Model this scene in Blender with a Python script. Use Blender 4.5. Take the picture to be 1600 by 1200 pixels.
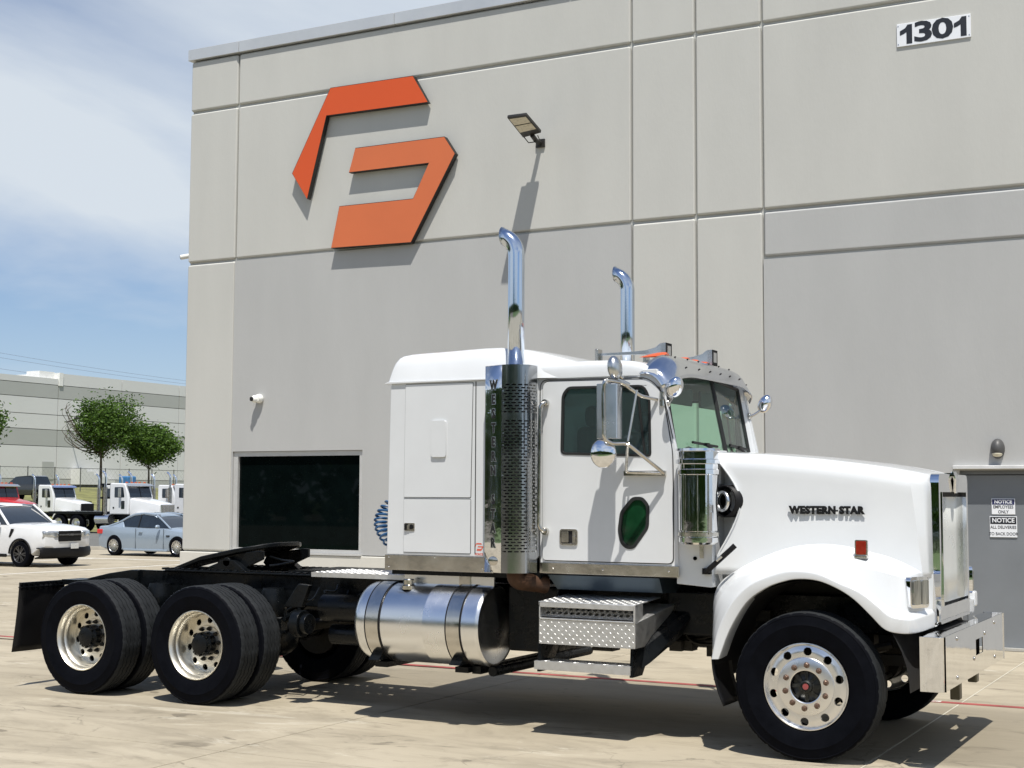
import bpy, bmesh, math, random
from mathutils import Vector, Matrix, noise, geometry
random.seed(7)
PI = math.pi
for o in list(bpy.data.objects): bpy.data.objects.remove(o)
SC = bpy.context.scene
COL = SC.collection

# ------------------------------------------------------------------ camera
YAW, PITCH, ROLL = 0.4905, 0.0771, 0.004
cam_d = bpy.data.cameras.new('camera'); cam = bpy.data.objects.new('camera', cam_d); COL.objects.link(cam)
cam_d.sensor_width = 36; cam_d.lens = 36 * 2233.3 / 1600; cam_d.clip_start = .1; cam_d.clip_end = 3000
fw = Vector((-math.sin(YAW) * math.cos(PITCH), math.cos(YAW) * math.cos(PITCH), math.sin(PITCH)))
r0 = Vector((math.cos(YAW), math.sin(YAW), 0)); u0 = r0.cross(fw)
rr = r0 * math.cos(ROLL) + u0 * math.sin(ROLL); uu = u0 * math.cos(ROLL) - r0 * math.sin(ROLL)
cam.matrix_world = Matrix(((rr.x, uu.x, -fw.x, 2.984), (rr.y, uu.y, -fw.y, -11.203), (rr.z, uu.z, -fw.z, 1.87), (0, 0, 0, 1)))
SC.camera = cam

# ------------------------------------------------------------------ light
SUN = Vector((.235, -.36, 1.0)).normalized()          # towards the sun
ELEV = math.asin(SUN.z); AZ = math.atan2(SUN.x, SUN.y)
W = bpy.data.worlds.new('World'); SC.world = W; W.use_nodes = True
nt = W.node_tree; nt.nodes.clear()
def N(t, **k):
    n = nt.nodes.new(t)
    for a, b in k.items(): setattr(n, a, b)
    return n
sky = N('ShaderNodeTexSky', sky_type='NISHITA'); sky.sun_disc = False
sky.sun_elevation = ELEV; sky.sun_rotation = AZ; sky.air_density = 1.0; sky.dust_density = .6; sky.ozone_density = 2.0
tc = N('ShaderNodeTexCoord'); sp = N('ShaderNodeSeparateXYZ'); nt.links.new(tc.outputs['Generated'], sp.inputs[0])
zz = N('ShaderNodeMath', operation='MAXIMUM'); nt.links.new(sp.outputs['Z'], zz.inputs[0]); zz.inputs[1].default_value = .0
za = N('ShaderNodeMath', operation='ADD'); nt.links.new(zz.outputs[0], za.inputs[0]); za.inputs[1].default_value = .16
dx = N('ShaderNodeMath', operation='DIVIDE'); nt.links.new(sp.outputs['X'], dx.inputs[0]); nt.links.new(za.outputs[0], dx.inputs[1])
dy = N('ShaderNodeMath', operation='DIVIDE'); nt.links.new(sp.outputs['Y'], dy.inputs[0]); nt.links.new(za.outputs[0], dy.inputs[1])
cx = N('ShaderNodeCombineXYZ'); nt.links.new(dx.outputs[0], cx.inputs[0]); nt.links.new(dy.outputs[0], cx.inputs[1])
mp = N('ShaderNodeMapping'); nt.links.new(cx.outputs[0], mp.inputs[0])
mp.inputs['Location'].default_value = (6.1, 4.6, 0); mp.inputs['Rotation'].default_value = (0, 0, 1.4); mp.inputs['Scale'].default_value = (.8, .45, 1)
n1 = N('ShaderNodeTexNoise'); nt.links.new(mp.outputs[0], n1.inputs['Vector'])
n1.inputs['Scale'].default_value = .9; n1.inputs['Detail'].default_value = 9; n1.inputs['Roughness'].default_value = .52; n1.inputs['Distortion'].default_value = .5
cr = N('ShaderNodeValToRGB'); nt.links.new(n1.outputs['Fac'], cr.inputs[0])
cr.color_ramp.elements[0].position = .37; cr.color_ramp.elements[0].color = (.16, .16, .16, 1)
cr.color_ramp.elements[1].position = .60; cr.color_ramp.elements[1].color = (.95, .95, .95, 1)
mul = N('ShaderNodeMix', data_type='RGBA', blend_type='MULTIPLY'); mul.inputs[0].default_value = 1
nt.links.new(sky.outputs[0], mul.inputs[6]); mul.inputs[7].default_value = (.80, .98, 1.22, 1)
hz = N('ShaderNodeMapRange'); nt.links.new(sp.outputs['Z'], hz.inputs[0]); hz.inputs[1].default_value = .30; hz.inputs[2].default_value = .95; hz.inputs[3].default_value = 1; hz.inputs[4].default_value = .3
cm = N('ShaderNodeMath', operation='MULTIPLY'); nt.links.new(cr.outputs[0], cm.inputs[0]); nt.links.new(hz.outputs[0], cm.inputs[1])   # thin cloud: cut back overhead, out of view, to lower the fill light
mx = N('ShaderNodeMix', data_type='RGBA'); nt.links.new(cm.outputs[0], mx.inputs[0]); nt.links.new(mul.outputs[2], mx.inputs[6])
mx.inputs[7].default_value = (7.9, 8.6, 9.3, 1)
hf = N('ShaderNodeMapRange'); hf.interpolation_type = 'SMOOTHSTEP'; nt.links.new(sp.outputs['Z'], hf.inputs[0]); hf.inputs[1].default_value = 0; hf.inputs[2].default_value = .16; hf.inputs[3].default_value = .75; hf.inputs[4].default_value = 0
mh = N('ShaderNodeMix', data_type='RGBA'); nt.links.new(hf.outputs[0], mh.inputs[0]); nt.links.new(mx.outputs[2], mh.inputs[6]); mh.inputs[7].default_value = (5.9, 7.3, 9.0, 1)   # horizon haze
bg = N('ShaderNodeBackground'); nt.links.new(mh.outputs[2], bg.inputs[0]); bg.inputs[1].default_value = .078
wo = N('ShaderNodeOutputWorld'); nt.links.new(bg.outputs[0], wo.inputs[0])
sl = bpy.data.lights.new('sun', 'SUN'); sun = bpy.data.objects.new('sun', sl); COL.objects.link(sun)
sl.energy = 5.0; sl.angle = math.radians(.53); sl.color = (1, .955, .88)
sun.rotation_mode = 'QUATERNION'; sun.rotation_quaternion = SUN.to_track_quat('Z', 'Y'); sun.location = SUN * 60
SC.view_settings.view_transform = 'Standard'; SC.view_settings.look = 'None'
SC.view_settings.exposure = .20; SC.view_settings.gamma = 1; SC.view_settings.use_curve_mapping = False

# ------------------------------------------------------------------ materials
MT = {}
def mat(name, col, rough=.5, metal=0., var=.08, scale=4., bump=0., bscale=60., coat=0., spec=.5, trans=0., rvar=.08, emis=0., stretch=(1, 1, 1)):
    if name in MT: return MT[name]
    m = bpy.data.materials.new(name); m.use_nodes = True; t = m.node_tree; b = t.nodes['Principled BSDF']
    b.inputs['Base Color'].default_value = (*col, 1); b.inputs['Roughness'].default_value = rough; b.inputs['Metallic'].default_value = metal
    b.inputs['Coat Weight'].default_value = coat; b.inputs['Coat Roughness'].default_value = .04; b.inputs['Specular IOR Level'].default_value = spec
    b.inputs['Transmission Weight'].default_value = trans
    if emis: b.inputs['Emission Color'].default_value = (*col, 1); b.inputs['Emission Strength'].default_value = emis
    c = t.nodes.new('ShaderNodeTexCoord'); mpn = t.nodes.new('ShaderNodeMapping'); mpn.inputs['Scale'].default_value = stretch
    t.links.new(c.outputs['Object'], mpn.inputs[0])
    n = t.nodes.new('ShaderNodeTexNoise'); n.inputs['Scale'].default_value = scale; n.inputs['Detail'].default_value = 8; n.inputs['Roughness'].default_value = .6
    t.links.new(mpn.outputs[0], n.inputs['Vector'])
    if var:
        r = t.nodes.new('ShaderNodeMapRange'); t.links.new(n.outputs['Fac'], r.inputs[0])
        r.inputs[1].default_value = .3; r.inputs[2].default_value = .7; r.inputs[3].default_value = 1 - var; r.inputs[4].default_value = 1 + var
        x = t.nodes.new('ShaderNodeVectorMath'); x.operation = 'SCALE'; x.inputs[0].default_value = col; t.links.new(r.outputs[0], x.inputs['Scale'])
        t.links.new(x.outputs[0], b.inputs['Base Color'])
    if rvar:
        r = t.nodes.new('ShaderNodeMapRange'); t.links.new(n.outputs['Fac'], r.inputs[0])
        r.inputs[1].default_value = .3; r.inputs[2].default_value = .7; r.inputs[3].default_value = max(0, rough - rvar); r.inputs[4].default_value = min(1, rough + rvar)
        t.links.new(r.outputs[0], b.inputs['Roughness'])
    if bump:
        n2 = t.nodes.new('ShaderNodeTexNoise'); n2.inputs['Scale'].default_value = bscale; n2.inputs['Detail'].default_value = 5
        t.links.new(mpn.outputs[0], n2.inputs['Vector'])
        bp = t.nodes.new('ShaderNodeBump'); bp.inputs['Strength'].default_value = bump; bp.inputs['Distance'].default_value = .01
        t.links.new(n2.outputs['Fac'], bp.inputs['Height']); t.links.new(bp.outputs[0], b.inputs['Normal'])
    MT[name] = m; return m

def glass(name, col, alpha):
    """tinted glass: fresnel gloss over a tinted see-through pane (alpha = how much passes)"""
    m = bpy.data.materials.new(name); m.use_nodes = True; t = m.node_tree; t.nodes.clear()
    o = t.nodes.new('ShaderNodeOutputMaterial'); g = t.nodes.new('ShaderNodeBsdfGlossy'); g.inputs['Roughness'].default_value = .01
    tr = t.nodes.new('ShaderNodeBsdfTransparent'); tr.inputs[0].default_value = (*[c * alpha for c in col], 1)
    d = t.nodes.new('ShaderNodeBsdfDiffuse'); d.inputs[0].default_value = (*[c * .05 for c in col], 1)
    a = t.nodes.new('ShaderNodeAddShader'); t.links.new(tr.outputs[0], a.inputs[0]); t.links.new(d.outputs[0], a.inputs[1])
    f = t.nodes.new('ShaderNodeFresnel'); f.inputs[0].default_value = 1.52
    mxs = t.nodes.new('ShaderNodeMixShader'); t.links.new(f.outputs[0], mxs.inputs[0]); t.links.new(a.outputs[0], mxs.inputs[1]); t.links.new(g.outputs[0], mxs.inputs[2])
    t.links.new(mxs.outputs[0], o.inputs[0]); MT[name] = m; return m

WHITE = mat('white_paint', (.65, .668, .68), .18, var=.03, scale=2, coat=.6, rvar=.03)
CHROME = mat('chrome', (.80, .81, .83), .045, 1, var=.05, scale=7, bump=.10, bscale=5, rvar=.03)
CHROMEW = mat('wavy_chrome', (.74, .76, .79), .085, 1, var=.06, scale=6, bump=.5, bscale=3.2, rvar=.03)
STEELB = mat('brushed_bright_steel', (.62, .64, .67), .24, 1, var=.05, rvar=.05)
PIPE = mat('satin_exhaust_chrome', (.62, .68, .76), .13, 1, var=.06, scale=5, rvar=.05, stretch=(1, 1, .2))
STEEL = mat('stainless_steel', (.58, .56, .52), .2, 1, var=.1, scale=8, bump=.15, bscale=6, rvar=.08)
ALU = mat('polished_aluminium', (.80, .81, .82), .24, 1, var=.03, scale=3, rvar=.05)
ALUD = mat('tread_aluminium', (.68, .68, .67), .5, 1, var=.06, scale=20, rvar=.06)
WHEEL = mat('wheel_aluminium', (.80, .80, .80), .3, 1, var=.03, scale=6, rvar=.04)
WHEELD = mat('weathered_wheel_aluminium', (.78, .75, .67), .38, 1, var=.08, scale=6, rvar=.06)
RUBBER = mat('tyre_rubber', (.0035, .004, .006), .6, var=.25, scale=10, rvar=.1, spec=.04)
TREAD = mat('dusty_tread_rubber', (.017, .019, .021), .75, var=.25, scale=10, spec=.2)
BLACK = mat('black_chassis_paint', (.004, .005, .006), .3, var=.3, scale=9, rvar=.15, bump=.2, bscale=30, spec=.22)
BLACKP = mat('black_plastic', (.006, .006, .007), .5, var=.15, spec=.25)
DARK = mat('dark_recess', (.006, .006, .007), .8, var=.2)
GREASE = mat('greasy_iron', (.012, .010, .006), .6, var=.5, scale=14, bump=.4, bscale=40)
RUST = mat('rusted_pipe', (.06, .027, .012), .65, .3, var=.35, scale=12)
LUG = mat('rusty_nut', (.16, .10, .07), .5, .6, var=.3, scale=60)
HUBD = mat('dark_hub_cover', (.03, .032, .03), .35, .5, var=.4, scale=30)
ORANGE = mat('orange_lens', (.60, .095, .012), .2, var=.1, coat=.5)
REDL = mat('red_amber_lens', (.22, .016, .008), .15, var=.15, scale=40, coat=.5)
LENS = mat('headlamp_lens', (.30, .30, .27), .08, .6, var=.4, scale=40, coat=.5, stretch=(1, 1, .1))
GLASSG = glass('green_tinted_windscreen', (.60, .84, .70), 1.0)
GLASSD = glass('dark_door_glass', (.52, .70, .72), .8)
GLASSF = glass('clear_door_glass', (.86, .96, .90), 1.0)
GLASSL = mat('green_vent_glass', (.006, .04, .016), .05, var=.6, scale=3, coat=1)
GASK = mat('window_gasket', (.010, .011, .011), .55, var=.1)
INT = mat('cab_interior', (.10, .105, .11), .7, var=.15)
BLUEH = mat('blue_air_hose', (.015, .07, .17), .4, var=.2, coat=.3)
LETTER = mat('black_badge', (.02, .02, .022), .3, .5, var=.1)
PANELW = mat('pale_grille_panel', (.74, .76, .74), .3, .35, var=.06, scale=3)
REDD = mat('red_decal', (.65, .12, .07), .5, var=.1)

# ------------------------------------------------------------------ mesh helpers
class MB:
    def __init__(s): s.v = []; s.f = []
    def add(s, v, f):
        k = len(s.v); s.v += [tuple(p) for p in v]; s.f += [tuple(i + k for i in q) for q in f]; return s
    def box(s, x0, x1, y0, y1, z0, z1):
        return s.add([(x0, y0, z0), (x1, y0, z0), (x1, y1, z0), (x0, y1, z0), (x0, y0, z1), (x1, y0, z1), (x1, y1, z1), (x0, y1, z1)],
                     [(0, 3, 2, 1), (4, 5, 6, 7), (0, 1, 5, 4), (1, 2, 6, 5), (2, 3, 7, 6), (3, 0, 4, 7)])
    def hexa(s, p): return s.add(p, [(0, 3, 2, 1), (4, 5, 6, 7), (0, 1, 5, 4), (1, 2, 6, 5), (2, 3, 7, 6), (3, 0, 4, 7)])
    def prism(s, poly, y0, y1, axis='y'):
        """polygon (a,b) extruded along axis; a,b = the other two axes in x,y,z order"""
        def P(a, b, c): return {'y': (a, c, b), 'x': (c, a, b), 'z': (a, b, c)}[axis]
        n = len(poly); v = [P(a, b, y0) for a, b in poly] + [P(a, b, y1) for a, b in poly]
        return s.add(v, [tuple(range(n)), tuple(range(2 * n - 1, n - 1, -1))] + [(i, i + n, (i + 1) % n + n, (i + 1) % n) for i in range(n)])
    def plate(s, outer, holes, c0, c1, axis='y'):
        def P(a, b, c): return {'y': (a, c, b), 'x': (c, a, b), 'z': (a, b, c)}[axis]
        loops = [outer] + list(holes); flat = [p for l in loops for p in l]; n = len(flat)
        tri = geometry.tessellate_polygon([[Vector((a, b, 0)) for a, b in l] for l in loops])
        f = [tuple(t) for t in tri] + [tuple(i + n for i in reversed(t)) for t in tri]; k = 0
        for l in loops:
            m = len(l); f += [(k + i, k + i + n, k + (i + 1) % m + n, k + (i + 1) % m) for i in range(m)]; k += m
        return s.add([P(a, b, c0) for a, b in flat] + [P(a, b, c1) for a, b in flat], f)
    def grid(s, rows, closed=False):
        n = len(rows[0]); f = []
        for i in range(len(rows) - 1):
            for j in range(n if closed else n - 1): f.append((i * n + j, i * n + (j + 1) % n, (i + 1) * n + (j + 1) % n, (i + 1) * n + j))
        return s.add([p for r in rows for p in r], f)
    def tube(s, pts, r, n=12, caps=True, r1=None):
        pts = [Vector(p) for p in pts]; k = len(pts); rings = []; up = None
        for i, p in enumerate(pts):
            d = (pts[min(i + 1, k - 1)] - pts[max(i - 1, 0)]).normalized()
            if up is None: up = Vector((0, 0, 1)) if abs(d.z) < .9 else Vector((1, 0, 0))
            a = d.cross(up)
            if a.length < 1e-4: a = d.orthogonal()
            a.normalize(); b = a.cross(d).normalized(); up = b
            q = r if r1 is None else r + (r1 - r) * i / (k - 1)
            if isinstance(r, (list, tuple)): q = r[i]
            rings.append([p + a * q * math.cos(2 * PI * j / n) + b * q * math.sin(2 * PI * j / n) for j in range(n)])
        s.grid(rings, True)
        if caps:
            m = len(s.v); s.f.append(tuple(range(m - n, m))); s.f.append(tuple(range(m - n * k + n - 1, m - n * k - 1, -1)))
        return s
    def lathe(s, prof, c, axis='y', n=32, a0=0):
        """prof = [(radius, offset along the axis)]"""
        rows = []
        for r, h in prof:
            row = []
            for j in range(n):
                t = a0 + 2 * PI * j / n; u, w = r * math.cos(t), r * math.sin(t)
                row.append({'y': (c[0] + u, c[1] + h, c[2] + w), 'x': (c[0] + h, c[1] + u, c[2] + w), 'z': (c[0] + u, c[1] + w, c[2] + h)}[axis])
            rows.append(row)
        return s.grid(rows, True)
    def ball(s, c, rx, ry, rz, n=16, m=10):
        rows = []
        for i in range(m + 1):
            t = PI * i / m - PI / 2
            rows.append([(c[0] + rx * math.cos(t) * math.cos(2 * PI * j / n), c[1] + ry * math.cos(t) * math.sin(2 * PI * j / n), c[2] + rz * math.sin(t)) for j in range(n)])
        return s.grid(rows, True)
    def xf(s, M, k=0): s.v = s.v[:k] + [tuple(M @ Vector(p)) for p in s.v[k:]]; return s
    def mirror(s): s.v = [(x, -y, z) for x, y, z in s.v]; s.f = [tuple(reversed(q)) for q in s.f]; return s
    def both(s):
        k = len(s.v); s.v += [(x, -y, z) for x, y, z in s.v]; s.f += [tuple(i + k for i in reversed(q)) for q in s.f]; return s
    def mesh(s, name, ang=35, recalc=True):
        me = bpy.data.meshes.new(name); me.from_pydata(s.v, [], s.f); me.update()
        b = bmesh.new(); b.from_mesh(me); bmesh.ops.remove_doubles(b, verts=b.verts, dist=1e-5)
        if recalc: bmesh.ops.recalc_face_normals(b, faces=b.faces)
        b.to_mesh(me); b.free()
        if ang is not None:
            me.shade_smooth(); me.set_sharp_from_angle(angle=math.radians(ang))
        return me
    def build(s, name, m, parent=None, bevel=0, ang=35, seg=2, recalc=True, solid=0, sub=0):
        me = s.mesh(name, ang, recalc); me.materials.append(m)
        return put(name, me, parent, bevel, seg, solid, sub)
def put(name, me, parent=None, bevel=0, seg=2, solid=0, sub=0):
    o = bpy.data.objects.new(name, me); COL.objects.link(o)
    if parent is not None:
        o.parent = parent; o.matrix_parent_inverse = Matrix.Identity(4)
    if sub:
        d = o.modifiers.new('s', 'SUBSURF'); d.levels = d.render_levels = sub
    if solid:
        d = o.modifiers.new('t', 'SOLIDIFY'); d.thickness = solid; d.offset = -1
    if bevel:
        d = o.modifiers.new('b', 'BEVEL'); d.width = bevel; d.segments = seg; d.limit_method = 'ANGLE'; d.angle_limit = math.radians(40); d.harden_normals = True
    return o
def tag(o, label, cat, group=None):
    o['label'] = label; o['category'] = cat
    if group: o['group'] = group
    return o
def thing(name, label, cat, loc=(0, 0, 0), rz=0, group=None):
    o = bpy.data.objects.new(name, None); COL.objects.link(o); o.location = loc; o.rotation_euler = (0, 0, rz); o.empty_display_size = .2
    return tag(o, label, cat, group)
def struct(o, kind='structure'): o['kind'] = kind; return o
def MX(loc, rz=0, rx=0, ry=0, sc=None):
    m = Matrix.Translation(loc) @ Matrix.Rotation(rz, 4, 'Z') @ Matrix.Rotation(ry, 4, 'Y') @ Matrix.Rotation(rx, 4, 'X')
    if sc: m = m @ Matrix.Diagonal((*sc, 1))
    return m
def smooth(pts, k=6):
    """Catmull-Rom through the points"""
    P = [Vector(p) for p in pts]; P = [P[0] * 2 - P[1]] + P + [P[-1] * 2 - P[-2]]; out = []
    for i in range(1, len(P) - 2):
        for j in range(k):
            t = j / k; a, b, c, d = P[i - 1:i + 3]
            out.append(.5 * ((2 * b) + (c - a) * t + (2 * a - 5 * b + 4 * c - d) * t * t + (3 * b - a - 3 * c + d) * t ** 3))
    return out + [P[-2]]
def bend(pts, r, k=6):
    """polyline with rounded corners"""
    P = [Vector(p) for p in pts]; out = [P[0]]
    for i in range(1, len(P) - 1):
        a = (P[i - 1] - P[i]); b = (P[i + 1] - P[i]); q = min(r, a.length * .49, b.length * .49); a.normalize(); b.normalize()
        s, e = P[i] + a * q, P[i] + b * q
        for j in range(k + 1):
            t = j / k; out.append(s * (1 - t) ** 2 + P[i] * 2 * t * (1 - t) + e * t * t)
    return out + [P[-1]]
def rrect(x0, x1, z0, z1, r, k=5):
    o = []
    for cx_, cz_, a in ((x1 - r, z1 - r, 0), (x0 + r, z1 - r, PI / 2), (x0 + r, z0 + r, PI), (x1 - r, z0 + r, 1.5 * PI)):
        for j in range(k + 1): o.append((cx_ + r * math.cos(a + PI / 2 * j / k), cz_ + r * math.sin(a + PI / 2 * j / k)))
    return o
def rpoly(pts, r, k=4):
    P = [Vector((a, b, 0)) for a, b in pts]; n = len(P); out = []
    for i in range(n):
        a = P[i - 1] - P[i]; b = P[(i + 1) % n] - P[i]; rk = r[i] if isinstance(r, (list, tuple)) else r; q = min(rk, a.length * .45, b.length * .45); a.normalize(); b.normalize()
        s, e = P[i] + a * q, P[i] + b * q
        for j in range(k + 1):
            t = j / k; p = s * (1 - t) ** 2 + P[i] * 2 * t * (1 - t) + e * t * t; out.append((p.x, p.y))
    return out
def grow(pts, d):
    cx_ = sum(p[0] for p in pts) / len(pts); cz_ = sum(p[1] for p in pts) / len(pts); n = len(pts); out = []
    area = sum(pts[i][0] * pts[(i + 1) % n][1] - pts[(i + 1) % n][0] * pts[i][1] for i in range(n)); sg = 1 if area > 0 else -1
    for i in range(n):
        e = Vector((pts[(i + 1) % n][0] - pts[i - 1][0], pts[(i + 1) % n][1] - pts[i - 1][1])); e.normalize()
        out.append((pts[i][0] + e.y * d * sg, pts[i][1] - e.x * d * sg))
    return out
def text(name, body, size, m, M, parent=None, ext=.002, bold=0., xs=1., align='CENTER', sp=1.):
    c = bpy.data.curves.new(name, 'FONT'); c.body = body; c.size = size; c.extrude = ext; c.offset = bold; c.align_x = align; c.align_y = 'CENTER'; c.space_character = sp; c.resolution_u = 3
    o = bpy.data.objects.new('tmp', c); COL.objects.link(o); dg = bpy.context.evaluated_depsgraph_get(); dg.update()
    me = bpy.data.meshes.new_from_object(o.evaluated_get(dg)); bpy.data.objects.remove(o)
    me.transform(M @ Matrix.Rotation(PI / 2, 4, 'X') @ Matrix.Diagonal((xs, 1, 1, 1))); me.materials.clear(); me.materials.append(m)
    return put(name, me, parent)
def lerp(a, b, t): return a + (b - a) * t
def interp(tab, x):
    if x <= tab[0][0]: return tab[0][1]
    for (a, b), (c, d) in zip(tab, tab[1:]):
        if x <= c: return lerp(b, d, (x - a) / (c - a))
    return tab[-1][1]
def gz(x, y): return -.0055 * max(0, .7 * (-(x - 2.98) + (y + 11.2)) - 14)

# ================================================================== SETTING
def concrete(name, ca, cb, dirt=1.0):
    m = bpy.data.materials.new(name); m.use_nodes = True; t = m.node_tree; b = t.nodes['Principled BSDF']; b.inputs['Roughness'].default_value = .85; b.inputs['Specular IOR Level'].default_value = .25
    c = t.nodes.new('ShaderNodeTexCoord')
    def noi(scale, det, stretch, rough=.6, dist=0.):
        mpn = t.nodes.new('ShaderNodeMapping'); mpn.inputs['Scale'].default_value = stretch; t.links.new(c.outputs['Object'], mpn.inputs[0])
        n = t.nodes.new('ShaderNodeTexNoise'); n.inputs['Scale'].default_value = scale; n.inputs['Detail'].default_value = det; n.inputs['Roughness'].default_value = rough; n.inputs['Distortion'].default_value = dist
        t.links.new(mpn.outputs[0], n.inputs['Vector']); return n.outputs['Fac']
    def ramp(f, a, b_, c0=0, c1=1):
        r = t.nodes.new('ShaderNodeMapRange'); r.inputs[1].default_value = a; r.inputs[2].default_value = b_; r.inputs[3].default_value = c0; r.inputs[4].default_value = c1; t.links.new(f, r.inputs[0]); return r.outputs[0]
    def mixc(f, x, y, mode='MIX'):
        q = t.nodes.new('ShaderNodeMix'); q.data_type = 'RGBA'; q.blend_type = mode
        if isinstance(f, float): q.inputs[0].default_value = f
        else: t.links.new(f, q.inputs[0])
        for i, s in ((6, x), (7, y)):
            if isinstance(s, tuple): q.inputs[i].default_value = (*s, 1)
            else: t.links.new(s, q.inputs[i])
        return q.outputs[2]
    base = mixc(ramp(noi(.55, 6, (1, 1, 1), .55, .4), .3, .7), ca, cb)
    base = mixc(ramp(noi(1.0, 8, (.55, 1.7, 1), .68, 1.2), .46, .66, 0, .62 * dirt), base, tuple(x * .66 for x in ca))          # long driving streaks
    base = mixc(ramp(noi(2.6, 7, (.6, 1.3, 1), .7, .5), .53, .66, 0, .50 * dirt), base, tuple(x * .52 for x in ca))           # blotchy stains
    base = mixc(ramp(noi(1.7, 5, (1, 2, 1), .5, 1.2), .645, .70, 0, .7 * dirt), base, (ca[0] * .34, ca[1] * .33, ca[2] * .33))  # oil spots
    base = mixc(ramp(noi(.9, 8, (.7, 1.8, 1), .78, .8), .585, .65, 0, .5 * dirt), base, (.56, .52, .43))                      # pale scuffs
    base = mixc(ramp(noi(90, 3, (1, 1, 1), .8), .3, .7, .0, .28), base, tuple(x * .70 for x in cb))                           # aggregate
    vo = t.nodes.new('ShaderNodeTexVoronoi'); vo.feature = 'DISTANCE_TO_EDGE'; vo.inputs['Scale'].default_value = .33
    wv = t.nodes.new('ShaderNodeTexNoise'); wv.inputs['Scale'].default_value = 1.6; wv.inputs['Detail'].default_value = 6; t.links.new(c.outputs['Object'], wv.inputs['Vector'])
    wm = t.nodes.new('ShaderNodeMix'); wm.data_type = 'RGBA'; wm.blend_type = 'ADD'; wm.inputs[0].default_value = .9; t.links.new(c.outputs['Object'], wm.inputs[6]); t.links.new(wv.outputs['Color'], wm.inputs[7]); t.links.new(wm.outputs[2], vo.inputs['Vector'])
    ck = ramp(vo.outputs['Distance'], .0, .0045, 1, 0); gate = ramp(noi(.35, 3, (1, 1, 1)), .50, .56)
    cg = t.nodes.new('ShaderNodeMath'); cg.operation = 'MULTIPLY'; t.links.new(ck, cg.inputs[0]); t.links.new(gate, cg.inputs[1]); ch_ = t.nodes.new('ShaderNodeMath'); ch_.operation = 'MULTIPLY'; ch_.inputs[1].default_value = .55; t.links.new(cg.outputs[0], ch_.inputs[0])
    base = mixc(ch_.outputs[0], base, (.10, .09, .07))                                                                        # hairline cracks
    v2 = t.nodes.new('ShaderNodeTexVoronoi'); v2.inputs['Scale'].default_value = 3.2; t.links.new(c.outputs['Object'], v2.inputs['Vector'])
    dg_ = t.nodes.new('ShaderNodeMath'); dg_.operation = 'MULTIPLY'; t.links.new(ramp(v2.outputs['Distance'], .05, .11, 1, 0), dg_.inputs[0]); t.links.new(ramp(noi(.5, 4, (1, 1, 1), .6), .54, .60, 0, .75), dg_.inputs[1])
    base = mixc(dg_.outputs[0], base, (.07, .065, .055))                                                                      # oil drips
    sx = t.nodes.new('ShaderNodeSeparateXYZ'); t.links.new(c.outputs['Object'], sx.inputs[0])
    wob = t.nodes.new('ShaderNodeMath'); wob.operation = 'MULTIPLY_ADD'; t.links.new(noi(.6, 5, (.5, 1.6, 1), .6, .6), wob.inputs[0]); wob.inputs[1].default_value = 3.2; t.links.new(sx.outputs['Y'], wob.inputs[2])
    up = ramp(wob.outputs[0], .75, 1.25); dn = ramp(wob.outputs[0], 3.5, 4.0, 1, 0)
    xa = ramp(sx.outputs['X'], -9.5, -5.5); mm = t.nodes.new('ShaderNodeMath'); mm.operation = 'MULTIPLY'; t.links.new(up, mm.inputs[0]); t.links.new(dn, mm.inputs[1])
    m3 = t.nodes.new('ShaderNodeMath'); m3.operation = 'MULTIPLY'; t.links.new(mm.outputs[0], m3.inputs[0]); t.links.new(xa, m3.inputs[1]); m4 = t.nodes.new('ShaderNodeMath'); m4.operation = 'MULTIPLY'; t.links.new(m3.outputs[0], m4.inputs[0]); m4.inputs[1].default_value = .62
    base = mixc(m4.outputs[0], base, (ca[0] * .50, ca[1] * .50, ca[2] * .50))                                                # traffic film where the trucks stand, also painted darker to deepen the truck's shade
    t.links.new(base, b.inputs['Base Color'])
    bp = t.nodes.new('ShaderNodeBump'); bp.inputs['Strength'].default_value = .25; bp.inputs['Distance'].default_value = .004
    t.links.new(noi(70, 6, (1, 3, 1), .7), bp.inputs['Height']); t.links.new(bp.outputs[0], b.inputs['Normal'])
    MT[name] = m; return m
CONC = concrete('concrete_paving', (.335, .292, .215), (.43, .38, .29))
SEAL = mat('joint_sealant', (.13, .115, .09), .9, var=.3)
ASPH = mat('worn_asphalt', (.12, .12, .11), .95, var=.2, scale=.8)
GRASS = mat('grass_green', (.055, .095, .02), .9, var=.45, scale=1.3, bump=.6, bscale=30)
GRASSY = mat('weedy_grass', (.17, .17, .06), .95, var=.5, scale=.9, bump=.6, bscale=20)

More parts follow.
